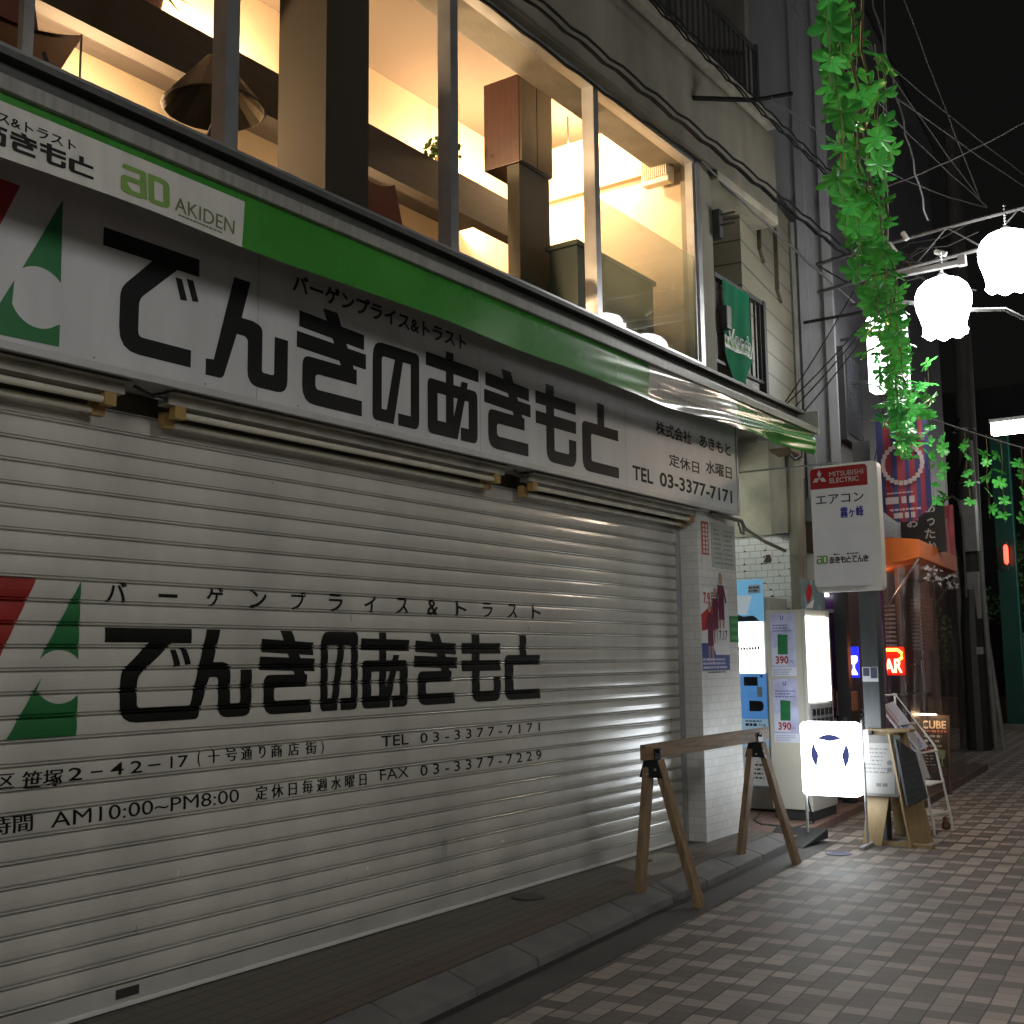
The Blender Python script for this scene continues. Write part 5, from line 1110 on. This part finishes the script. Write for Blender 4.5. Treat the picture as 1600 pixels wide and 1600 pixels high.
dashes(mb, rg, .70, 1.05, 3.225, 3.25, 1, (0, 12.472, 0), *FX, 0); dashes(mb, rg, .68, 1.08, 3.10, 3.20, 1, (0, 12.472, 0), *FX, 0, .75); dashes(mb, rg, .72, 1.08, 3.035, 3.075, 1, (0, 12.472, 0), *FX, 0); dashes(mb, rg, .76, 1.0, 2.945, 3.02, 1, (0, 12.472, 0), *FX, 0, .8)
mb.build("banner_print", t, mat=pm("banner_pale", (.42, .34, .34), .6))
mb = MB(); mb.tube([(.55, 12.51, 4.07), (1.22, 12.51, 4.07)], .01, 6); mb.build("banner_rod", t, mat=alu)
t = thing("black_sign", "black hanging sign with white brush lettering above the orange canopy", "sign", (.6, 14.2, 2.8))
mb = MB(); mb.box(.32, .84, 14.2, 14.24, 2.72, 3.35); mb.build("sign_cloth", t, mat=pm("sign_cloth_black", (.012, .012, .012), .7, .3))
mb = MB()
for i, ch in enumerate("あったか"): mb.text(ch, (.62+.02*math.sin(i*2), 14.195, 3.20-.155*i), (1, 0, 0), (0, 0, 1), .12 if ch != "っ" else .09, .12 if ch != "っ" else .09, .02)
for i, ch in enumerate("おたく"): mb.text(ch, (.40, 14.195, 3.04-.155*i), (1, 0, 0), (0, 0, 1), .14, .13, .02) if i < 1 else None
mb.build("brush_lettering", t, mat=pm("brush_white", (.33, .33, .31), .6))
t = thing("red_banner", "red and pink banner hanging beyond the black sign", "banner", (.4, 16, 2.6))
mbf = flagmesh((.27, 16.0, 0), (.50, 16.0, 0), 3.50, .95, 10, 16, .02, lambda v: (0, 1), lambda u, v: 1 if .45 < u < .75 and .2 < v < .8 else 0, [pm("cloth_red", (.34, .05, .06), .6, .3, 5), pm("cloth_pink", (.42, .16, .16), .6, .2, 6)], 2); mbf.build("banner_cloth", t, smooth=True)
# lit box sign behind the leaves
t = thing("lit_box_sign", "glowing white vertical box sign half hidden behind the leaf garland", "sign", (.6, 13.3, 4.4))
mb = MB(); mb.slab(rpoly([(.40, 4.50, .04), (.825, 4.50, .04), (.825, 5.39, .04), (.40, 5.39, .04)]), (0, 13.16, 0), (1, 0, 0), (0, 0, 1), .16); mb.build("light_box", t, mat=emat("sign_glow", (.95, .98, 1), 6))
mb = MB(); mb.tube([(.0, 13.1, 5.2), (.42, 13.08, 5.2)], .02, 6); mb.tube([(.0, 13.1, 4.65), (.42, 13.08, 4.65)], .02, 6); mb.build("bracket", t, mat=dark)

# ---------------------------------------------------------------- lanterns and the street arch
lan_m = emat("lantern_glow", (1, .985, .96), 29)
proto = None
def lantern_proto():
    t = thing("street_lantern", "", "lantern", (0, 0, 0), "white street lanterns")
    prof_ = [(.02, .275), (.10, .268), (.175, .235), (.228, .18), (.256, .11), (.26, .04), (.245, -.04), (.222, -.11), (.205, -.17), (.198, -.22), (.20, -.255), (.21, -.275), (.19, -.283), (.10, -.283), (.001, -.283)]
    def wob(i, a):
        k = max(0, (i-6)/5) if i <= 11 else 1
        return (1+.05*k*math.cos(8*a), -.018*k*math.cos(8*a+math.pi) if i < 13 else 0)
    MB().lathe(prof_, (0, 0, 0), 48, wob).build("lantern_globe", t, smooth=True, mat=lan_m)
    mb = MB(); mb.lathe([(.03, .27), (.05, .27), (.05, .30), (.02, .33), (.012, .33)], (0, 0, 0), 14); mb.build("cap", t, mat=alu)
    mb = MB()
    for i in range(7): mb.lathe([(.006, .33+i*.03), (.014, .345+i*.03), (.006, .36+i*.03)], (0, 0, 0), 8)
    mb.build("hanger", t, mat=alu); return t
proto = lantern_proto()
lan = [((2.30, 11.3, 5.20), "larger white lantern at the right edge, higher of the two on the arch"), ((1.72, 11.2, 4.83), "lower white lantern left of the other one, beside the leaf garland")]
off = "white street lantern added on an arch outside the picture to light the street"
for ay in (3.3, -4.7, -12.7, -20.7):  # lanterns added out of view to light the shop front and signs
    for x, z in ((6.3, 5.0), (6.9, 4.9), (7.5, 4.7), (8.1, 4.4)): lan.append(((x, ay, z), off))
lan += [((1.7, 24, 4.6), off), ((2.5, 24, 4.9), off)]  # two more added out of view for light on the far end
for i, (p, lb) in enumerate(lan):
    o = proto if i == 0 else copy_tree(proto)
    o.location = p; o["label"] = lb; o.rotation_euler = (0, 0, i*.7)
ar = pm("arch_steel", (.035, .035, .035), .7, .2, 8)
def az(x): return 5.58+.075*(x-.95)-.012*(x-.95)**2
def arch(ay, x0, label):
    t = thing("lantern_arch", label, "arch", (4, ay, 5.5))
    xs = [x0+i*.33 for i in range(int((8.3-x0)/.33)+1)]
    for dz, nm in ((0, "top_chord"), (-.30, "bottom_chord")): MB().tube([(x, ay, az(x)+dz) for x in xs], .018, 6).build(nm, t, mat=ar)
    mb = MB()
    for i in range(len(xs)-1): mb.tube([(xs[i], ay, az(xs[i])-(.3 if i % 2 else 0)), (xs[i+1], ay, az(xs[i+1])-(0 if i % 2 else .3))], .009, 5)
    mb.build("lattice", t, mat=ar)
    MB().tube([(xs[-1], ay, -.1), (xs[-1], ay, az(xs[-1]))], .06, 10).build("column", t, mat=ar); return t
arch(3.3, 4.6, "added steel lattice arch with lanterns nearer the viewer, outside the picture"); arch(-4.7, 4.6, "added steel lattice arch with lanterns just behind the viewer, outside the picture"); arch(-12.7, 4.6, "added steel lattice arch with lanterns well behind the viewer, outside the picture"); arch(24.0, 1.3, "added steel lattice arch far up the street, outside the picture on the right"); arch(-20.7, 4.6, "added steel lattice arch with lanterns farthest behind the viewer, outside the picture")  # unseen arches, added to carry the extra lanterns
t = arch(11.3, .45, "thin steel lattice arch crossing over the street and holding the two lanterns in view")
mb = MB(); mb.box(1.0, 1.92, 11.17, 11.23, 5.20, 5.245); mb.box(1.88, 1.95, 11.165, 11.235, 5.19, 5.29); mb.build("lantern_bracket", t, mat=pm("bracket_grey", (.07, .07, .07), .45))
for pts_, r_ in (([(2.30, 11.3, 5.5), (2.30, 11.3, az(2.3)-.3)], .015), ([(.8, 11.25, 5.02), (1.2, 11.2, 4.98), (1.48, 11.2, 4.9)], .02), ([(1.95, 11.25, 4.76), (2.25, 11.3, 4.72), (2.6, 11.6, 4.5)], .02)):
    MB().tube(pts_, r_, 6).build("cable_arm", t, mat=pm("cable_grey", (.07, .07, .07), .5))

# ---------------------------------------------------------------- leaf garlands
leaf_m, N_, L_, b_ = base("plastic_leaf")
tc = N_.new("ShaderNodeTexCoord"); nz = N_.new("ShaderNodeTexNoise"); nz.inputs["Scale"].default_value = 4; L_.new(tc.outputs["Object"], nz.inputs["Vector"])
oi = N_.new("ShaderNodeObjectInfo"); ad = N_.new("ShaderNodeMath"); ad.operation = 'ADD'; L_.new(nz.outputs[0], ad.inputs[0]); L_.new(oi.outputs["Random"], ad.inputs[1])
rp = N_.new("ShaderNodeValToRGB"); rp.color_ramp.elements[0].position = .3; rp.color_ramp.elements[1].position = 1.4
rp.color_ramp.elements[0].color = (.012, .16, .028, 1); rp.color_ramp.elements[1].color = (.10, .54, .10, 1); L_.new(ad.outputs[0], rp.inputs[0]); L_.new(rp.outputs[0], b_.inputs["Base Color"])
b_.inputs["Roughness"].default_value = .2; b_.inputs["Specular IOR Level"].default_value = .6
tl = N_.new("ShaderNodeBsdfTranslucent"); L_.new(rp.outputs[0], tl.inputs[0]); mxs = N_.new("ShaderNodeMixShader"); mxs.inputs[0].default_value = .22
L_.new(b_.outputs[0], mxs.inputs[1]); L_.new(tl.outputs[0], mxs.inputs[2]); L_.new(mxs.outputs[0], N_["Material Output"].inputs[0])
stem_m = pm("vine_stem", (.12, .10, .05), .6, .3, 20)
def cluster_mesh(seed):
    rg = random.Random(seed); mb = MB(); n = rg.randint(7, 9)
    for i in range(n):
        a = 2*math.pi*i/n+rg.uniform(-.18, .18); l = rg.uniform(.080, .112); wd_ = l*.245; pit = rg.uniform(-.28, .42)
        d = Vector((math.cos(a)*math.cos(pit), math.sin(a)*math.cos(pit), math.sin(pit))); s = Vector((-math.sin(a), math.cos(a), 0)); upn = d.cross(s)*-1
        rows = []
        for t_, k in ((0.02, .10), (.2, .45), (.45, .85), (.68, 1), (.86, .72), (1, .12)):
            c = d*l*t_+Vector((0, 0, -.018*t_*t_)); rows.append((c-s*wd_*k+upn*.012*k, c+upn*0, c+s*wd_*k+upn*.012*k))
        vs = [p for r_ in rows for p in r_]; fs = []
        for j in range(len(rows)-1): fs += [(j*3, j*3+1, j*3+4, j*3+3), (j*3+1, j*3+2, j*3+5, j*3+4)]
        mb.raw(vs, fs)
    o = mb.build("leaf_cluster", smooth=True, mat=leaf_m); me = o.data; bpy.data.objects.remove(o); return me
CLM = [cluster_mesh(i) for i in range(6)]
def strand(top, n, gap, rg, label, group, first=.12, size=1.0, tilt=(-.2, 1.25)):
    t = thing("leaf_strand", label, "garland", top, group)
    top = Vector(top); sway = Vector((rg.uniform(-.03, .03), rg.uniform(-.03, .03), 0)); ln = first+gap*(n-1)+.12
    pts = [(0, 0, 0)]+[(sway.x*k+.012*math.sin(k*9), sway.y*k, -ln*k) for k in (.25, .5, .75, 1)]
    o = MB().tube(pts, .0026, 5).build("stem", mat=stem_m); o.parent = t
    for i in range(n):
        k = (first+gap*i)/ln; c = bpy.data.objects.new("leaf_cluster", rg.choice(CLM)); C.objects.link(c); c.parent = t
        c.location = (sway.x*k+rg.uniform(-.035, .035), sway.y*k+rg.uniform(-.035, .035), -(first+gap*i)+rg.uniform(-.03, .03))
        c.rotation_euler = (rg.uniform(*tilt), rg.uniform(-.7, .7), rg.uniform(0, 6.3)); sc = size*rg.uniform(.72, 1.08); c.scale = (sc, sc, sc)
rg = random.Random(42)
GA0 = Vector((2.962, 4.59, 4.737)); GB = Vector((.70, 13.5, 4.339))
gl = "leaf strand of bright green plastic clusters in the long garland running away along the street"
N1 = 60
for i in range(N1):
    t_ = (i+.5)/N1; t_ = t_**1.0
    p = GA0.lerp(GB, t_)+Vector((rg.gauss(0, .085), 0, -.10*math.sin(math.pi*t_)))
    strand(p, rg.choice((4, 5, 6)), .155, rg, gl, "leaf strands of the long garland", first=.05, size=1.05)
GC = Vector((1.914, 13.5, 3.772)); GD = GB+(GC-GB)*1.35
names = ("leftmost", "second from left", "third from left", "fourth from left", "fifth from left", "rightmost")
for i, f in enumerate((.16, .30, .48, .67, .79, .96)):
    strand(GB+(GC-GB)*f+Vector((0, .02*i, 0)), 5, .165, rg, "%s of the far leaf strands hanging from the sloping wire" % names[i], "leaf strands on the far sloping wire", first=.17 if i != 0 else .3, size=.95, tilt=(.5, 1.4))
def cable(name, pts, r, m, label, cat="cable", group=None, n=6):
    return tag(MB().tube(pts, r, n).build(name, mat=m), label, cat, group)
def sag(a, b, s, n=10, tw=0):
    a = Vector(a); b = Vector(b); return [a.lerp(b, i/n)+Vector((0, 0, -s*4*(i/n)*(1-i/n)))+(Vector((math.sin(i*2.1), 0, math.cos(i*2.1)))*tw) for i in range(n+1)]
wire = pm("wire_dark", (.008, .008, .008), .8, .2, spec=.1); wireg = pm("wire_grey", (.05, .05, .048), .6, .2)
cable("garland_wire", sag(GA0, GB, .10), .006, stem_m, "wire carrying the long leaf garland away along the street", "wire")
cable("garland_wire", sag(GB, GD, .03), .008, wireg, "pale sloping wire carrying the far leaf strands across the street", "wire")
for k_, (dx, dz) in enumerate(((-.02, .02), (.05, -.05), (.10, .04))):
    cable("vine_stem", sag(GA0+Vector((dx, 0, -.25+dz)), GB+Vector((dx*.4, 0, -.35+dz)), .06+.03*k_, 24, .02), .007, stem_m, "bare brown vine stem twisting through the long leaf garland", "vine", "bare stems in the garland")

# ---------------------------------------------------------------- cables
for k_, (z0, z1, x) in enumerate(((6.02, 5.86, .30), (6.08, 5.90, .34), (6.05, 5.88, .27))):
    cable("cable_bundle", sag((x, 2.0, 5.97+k_*.05-.0), (x+.2, 12.6, z1), -.03+.02*k_, 60, .010), .011, wire, "black cable of the lower bundle running along the beam above the windows", "cable", "lower cable bundle along the beam")
for k_, (dz, dx) in enumerate(((0, 0), (.05, .03), (-.04, .05))):
    cable("cable_bundle", sag((.5+dx, 5.6, 6.75+dz), (.55+dx, 12.2, 6.55+dz), .05, 50, .010), .009, wire, "black cable of the upper bundle sagging past the balcony railing", "cable", "upper cable bundle by the balcony")
cable("power_cable", sag((.16, 5.4, 5.93), (.17, 9.2, 5.98), .03, 20, .006), .013, wire, "thick black cable drooping across the tops of the lit windows")
cable("power_cable", sag((.17, 9.2, 5.98), (.4, 13.4, 5.45), .04, 20, .006), .012, wireg, "twisted pale cable running from the window corner past the siding")
cable("cable_outrigger", [(.2, 9.0, 6.5), (.55, 9.6, 6.62), (.6, 10.4, 7.0)], .022, wire, "black steel arm holding cables off the balcony", "bracket")
for k_, (a, b) in enumerate((((.3, 10.35, 3.80), (.6, 12.4, 5.2)), ((.25, 10.45, 3.78), (.5, 12.3, 5.5)), ((.28, 10.6, 3.80), (.65, 12.5, 5.25)), ((.15, 10.9, 3.70), (.62, 12.45, 5.1)), ((.5, 12.4, 3.2), (.55, 13.0, 4.3)))):
    cable("service_wire", sag(a, b, .04), .007 if k_ < 4 else .005, wire, "black wire slanting from the awning end up to the grey building", "wire", "slanting wires at the awning end")
cable("wire_outrigger", [(-.05, 12.2, 5.22), (.7, 12.4, 5.28)], .018, wire, "black horizontal arm holding wires in front of the grey building", "bracket")
sk = "thin grey overhead wire crossing the black sky right of the leaf garland"
J = (2.1, 16.5, 7.6)
for a, b, s in (((1.5, 9.5, 8.9), (1.7, 13.2, 6.55), .05), ((1.1, 9.0, 8.0), (1.72, 13.2, 6.52), .08), ((1.0, 9.0, 7.3), (1.75, 13.3, 6.5), .10), ((.7, 9.6, 6.6), (1.74, 13.3, 6.5), .16), ((2.5, 9.5, 9.0), (2.9, 15.2, 6.6), .08), ((1.0, 9.5, 7.6), (2.6, 15.0, 6.6), .1), ((1.3, 9.8, 6.9), (3.0, 17.0, 6.6), .1),
                ((2.0, 9.0, 8.3), (1.2, 11.3, 5.62), .0), ((.9, 11.4, 6.2), (2.7, 11.4, 6.6), .06), ((2.6, 9.0, 9.1), (3.0, 11.5, 6.6), .05), ((2.66, 9.0, 9.1), (3.06, 11.5, 6.62), .05)):
    cable("overhead_wire", sag(a, b, s, 14, .004), .0065, wireg, sk, "wire", "overhead wires in the night sky")
cable("overhead_wire", sag((1.8, 8.0, 8.3), (1.62, 11.2, 5.70), .0, 30, .012), .009, wireg, "twisted rope like wire dropping nearly straight to the arch end", "wire")
# tangle and insulators near the arch end
t = thing("wire_joint", "tangle of cable joints with pale connectors at the left end of the arch", "cable joint", (1.5, 11.4, 5.5))
mb = MB(); rg = random.Random(77)
for i in range(14):
    a = Vector((rg.uniform(1.1, 1.45), 11.4, rg.uniform(5.3, 5.6))); b = a+Vector((rg.uniform(.2, .7), .1, rg.uniform(-.35, .15))); mb.tube([a, a.lerp(b, .5)+Vector((0, 0, -.06)), b], .008, 5)
mb.build("wire_tangle", t, mat=wire)
for p, q in (((1.36, 11.25, 5.66), (1.40, 11.25, 5.58)), ((1.22, 11.25, 5.58), (1.30, 11.25, 5.44)), ((1.66, 11.25, 5.40), (1.76, 11.25, 5.35))):
    MB().tube([p, q], .026, 8).build("connector", t, mat=pm("porcelain", (.30, .30, .30), .2))
for zz, lb in ((7.30, "small white globe insulator high in the dark at top right"), (6.80, "small white insulator below the other one in the dark sky")):
    t = thing("insulator", lb, "insulator", (2.45, 12.5, zz)); MB().lathe([(.001, .07), (.05, .06), (.06, .02), (.03, 0), (.035, -.03), (.001, -.04)], (2.45, 12.5, zz), 12).build("insulator_body", t, smooth=True, mat=MATS["porcelain"])
    MB().tube([(2.45, 12.5, zz+.06), (2.45, 12.55, zz+.2)], .006, 5).build("hook", t, mat=wire)

# ---------------------------------------------------------------- far end of the street
UP = thing("utility_pole", "dark utility pole wrapped in pipes, boxes and cables at the kerb", "utility pole", (-.55, 20.9, -.1))
MB().tube([(-.50, 21, -.1), (-.42, 21, 6.2), (-.38, 21, 11)], [.19, .16, .13], 14).build("pole_shaft", UP, mat=pm("pole_concrete", (.06, .057, .05), .8, .3, 4))
MB().tube([(-.68, 20.85, -.1), (-.66, 20.85, .7), (-.70, 20.85, 2.0), (-.72, 20.85, 3.3)], [.14, .15, .14, .10], 10).build("cable_cover", UP, mat=pm("cover_black", (.02, .02, .02), .5, .3))
MB().tube([(-.48, 20.75, -.1), (-.48, 20.75, 2.0), (-.46, 20.75, 2.6)], [.20, .19, .15], 12).build("pole_guard", UP, mat=pm("guard_dark", (.028, .028, .027), .55, .3))
for p in (((-.22, 20.8, -.1), (-.30, 20.8, 3.4), (-.34, 20.8, 5.2)), ((-.10, 20.8, -.1), (-.26, 20.85, 1.6), (-.34, 20.85, 2.4))): MB().tube(p, .045, 8).build("conduit", UP, mat=pm("conduit_grey", (.20, .195, .18), .5, .2))
for y_, z0, z1, x0, x1 in ((20.6, 3.25, 4.15, -.52, -.28), (20.62, 2.1, 2.9, -.5, -.30), (20.62, 1.6, 2.0, -.54, -.36)): MB().box(x0, x1, y_, y_+.18, z0, z1).build("meter_box", UP, mat=pm("pole_box", (.26, .255, .24), .5, .2), bevel=.01)
MB().box(-.50, -.30, 20.58, 20.72, 1.50, 1.62).build("label_plate", UP, mat=MATS["porcelain"])
for z in (2.6, 4.45, 5.4): MB().lathe([(.21, 0), (.21, .03)], (-.46, 20.95, z), 12).build("band", UP, mat=alu_d)
for p in (((-.62, 20.8, 3.2), (-.85, 20.8, 4.5), (-.75, 20.8, 5.2), (-.5, 20.8, 5.6)), ((-.66, 20.8, 3.2), (-.60, 20.75, 4.4), (-.45, 20.8, 4.9))): MB().tube(p, .03, 6).build("riser_cable", UP, mat=wire)
t = thing("arched_pipe", "thin arched grey pipe rising beside the pink banner", "pipe", (.3, 17, 2.6)); MB().tube([(.04, 17, 3.1), (.06, 17, 3.5), (.14, 17, 3.70), (.25, 17, 3.75), (.33, 17, 3.68), (.37, 17, 3.4), (.36, 17, 2.3)], .018, 7).build("pipe", t, mat=wireg)
GP = thing("green_post", "dark green square steel post near the right edge", "post", (-1.05, 26.5, -.1))
MB().box(-1.25, -.89, 26.5, 26.8, -.1, 6.3).build("post_shaft", GP, mat=pm("post_green", (.012, .062, .045), .35, .15, 2)); MB().box(-.885, -.86, 26.49, 26.52, -.1, 6.3).build("post_edge", GP, mat=pm("edge_green", (.05, .22, .19), .25))
MB().box(-1.4, -.7, 26.3, 27, -.1, .02).build("post_base", GP, mat=concrete)
t = thing("tail_lamp", "small glowing red lamp on the far pole right of the green post", "lamp", (-1.35, 28, 3.5))
MB().lathe([(.001, -.22), (.045, -.18), (.05, 0), (.045, .18), (.001, .22)], (-1.02, 26.3, 3.62), 10).build("lamp_lens", t, mat=emat("red_lens", (1, .05, .03), 6)); MB().tube([(-1.02, 26.38, 3.9), (-1.02, 26.38, 3.3)], .02, 6).build("holder", t, mat=dark)
t = thing("strip_light", "bright white strip light fixture cut off by the right edge", "street light", (2.2, 12, 3.7))
MB().box(1.905, 2.75, 12.0, 12.10, 3.67, 3.785).build("diffuser", t, mat=emat("strip_glow", (1, .80, .62), 50), bevel=.004); MB().box(1.895, 2.75, 11.98, 12.12, 3.788, 3.82).build("housing", t, mat=pm("fix_grey", (.10, .10, .10), .5)); MB().tube([(2.3, 12.05, 3.82), (2.3, 12.05, 5.2)], .012, 6).build("hanger", t, mat=dark)
t = thing("far_wall", "low grey wall at the far right end of the street", "wall", (0, 27.4, -.1)); MB().box(-1.0, 6, 27.3, 27.5, -.1, 1.9).build("wall_body", t, mat=pm("far_grey", (.16, .16, .155), .8, .2, 2)); MB().box(-1.02, 6, 27.27, 27.53, 1.9, 1.96).build("coping", t, mat=concrete)
t = thing("far_planter", "dim brick planter between the utility pole and the green post", "planter", (-2, 26.5, -.1)); MB().box(-3.2, -1.45, 26.6, 27.6, -.1, .55).build("planter_body", t, mat=brickmat("planter_brick", (.16, .09, .07), (.08, .07, .06), .2, .07)); MB().box(-2.1, -1.75, 26.75, 26.95, .55, 1.3).build("stone_post", t, mat=concrete)
def shrub(c, r, n, label, tall=1):
    t = thing("shrub", label, "shrub", (c[0], c[1], c[2])); rg = random.Random(n); mb = MB(); c = Vector(c)
    for i in range(n):
        d = Vector((rg.gauss(0, 1), rg.gauss(0, 1), rg.gauss(0, 1))).normalized()*rg.random()**.4; d.z = abs(d.z)*tall if rg.random() < .8 else d.z*.3
        p = c+d*r*(1+.25*math.sin(5*d.x+3*d.z)); q = Vector((rg.uniform(-1, 1), rg.uniform(-1, 1), rg.uniform(-1, 1))).normalized(); s = q.orthogonal().normalized(); l = rg.uniform(.06, .13)
        mb.face([p-s*l*.1, p+q*l*.5-s*l*.4, p+q*l, p+q*l*.5+s*l*.4])
    mb.build("foliage", t, mat=pm("shrub_leaf", (.05, .10, .025), .5, .5, 3))
    MB().tube([c-Vector((0, 0, .9)), c+Vector((0, 0, r*.5))], [.06, .02], 7).build("trunk", t, mat=pm("bark", (.06, .045, .03), .8))
shrub((-.9, 28.6, 2.4), 1.2, 2200, "leafy green shrub rising above the low grey wall at far right", 1.5)
shrub((-2.4, 27.2, 1.3), .75, 1100, "dark shrub in the planter between the pole and the green post", 1.4)
t = thing("far_building", "almost black building closing the far end of the street", "building", (-3, 34, 0)); MB().box(-12, 10, 34, 40, -.1, 9).build("wall", t, mat=pm("far_dark", (.03, .03, .03), .9, .3, .5))
for i in range(4): MB().box(-6+i*2.2, -4.9+i*2.2, 33.9, 33.99, 3, 4.4).build("window", t, mat=pm("far_window", (.02, .02, .022), .3))
t = thing("dark_tower", "faint dark apartment block high at top right behind the wires", "building", (8, 24, 0)); MB().box(2.6, 12, 24, 34, -.1, 17).build("wall", t, mat=pm("tower_dark", (.05, .05, .05), .9, .3, .4))
mb = MB()
for i in range(4): mb.box(2.4, 12, 23.4, 24, 5+i*3, 5.9+i*3)
mb.build("balcony", t, mat=pm("tower_balcony", (.07, .07, .072), .9, .3, .6))

# ---------------------------------------------------------------- unseen other side of the street, added to bounce fill light onto the shop
t = thing("opposite_building", "unseen pale shop building added across the street to bounce light", "building", (10, -6, -.1))
MB().box(9.6, 14, -26, 9, -.1, 8.5).build("wall", t, mat=pm("opposite_plaster", (.42, .41, .38), .8, .2, 1, streak=1.5))
for y in range(-24, 8, 4):
    w_ = MB().box(9.55, 9.598, y, y+2.6, 4.6, 6.6).build("window", t, mat=alu_d); MB().box(9.54, 9.549, y+.1, y+2.5, 4.7, 6.5).build("pane", w_, mat=MATS["dark_glass"])
mb = MB(); mb.hexa([(8.7, -10, 2.9), (9.59, -10, 2.9), (9.59, 6, 2.9), (8.7, 6, 2.9), (8.75, -10, 3.0), (9.59, -10, 3.6), (9.59, 6, 3.6), (8.75, 6, 3.0)]); mb.build("awning", t, mat=pm("awning_dark_green", (.03, .12, .07), .6))
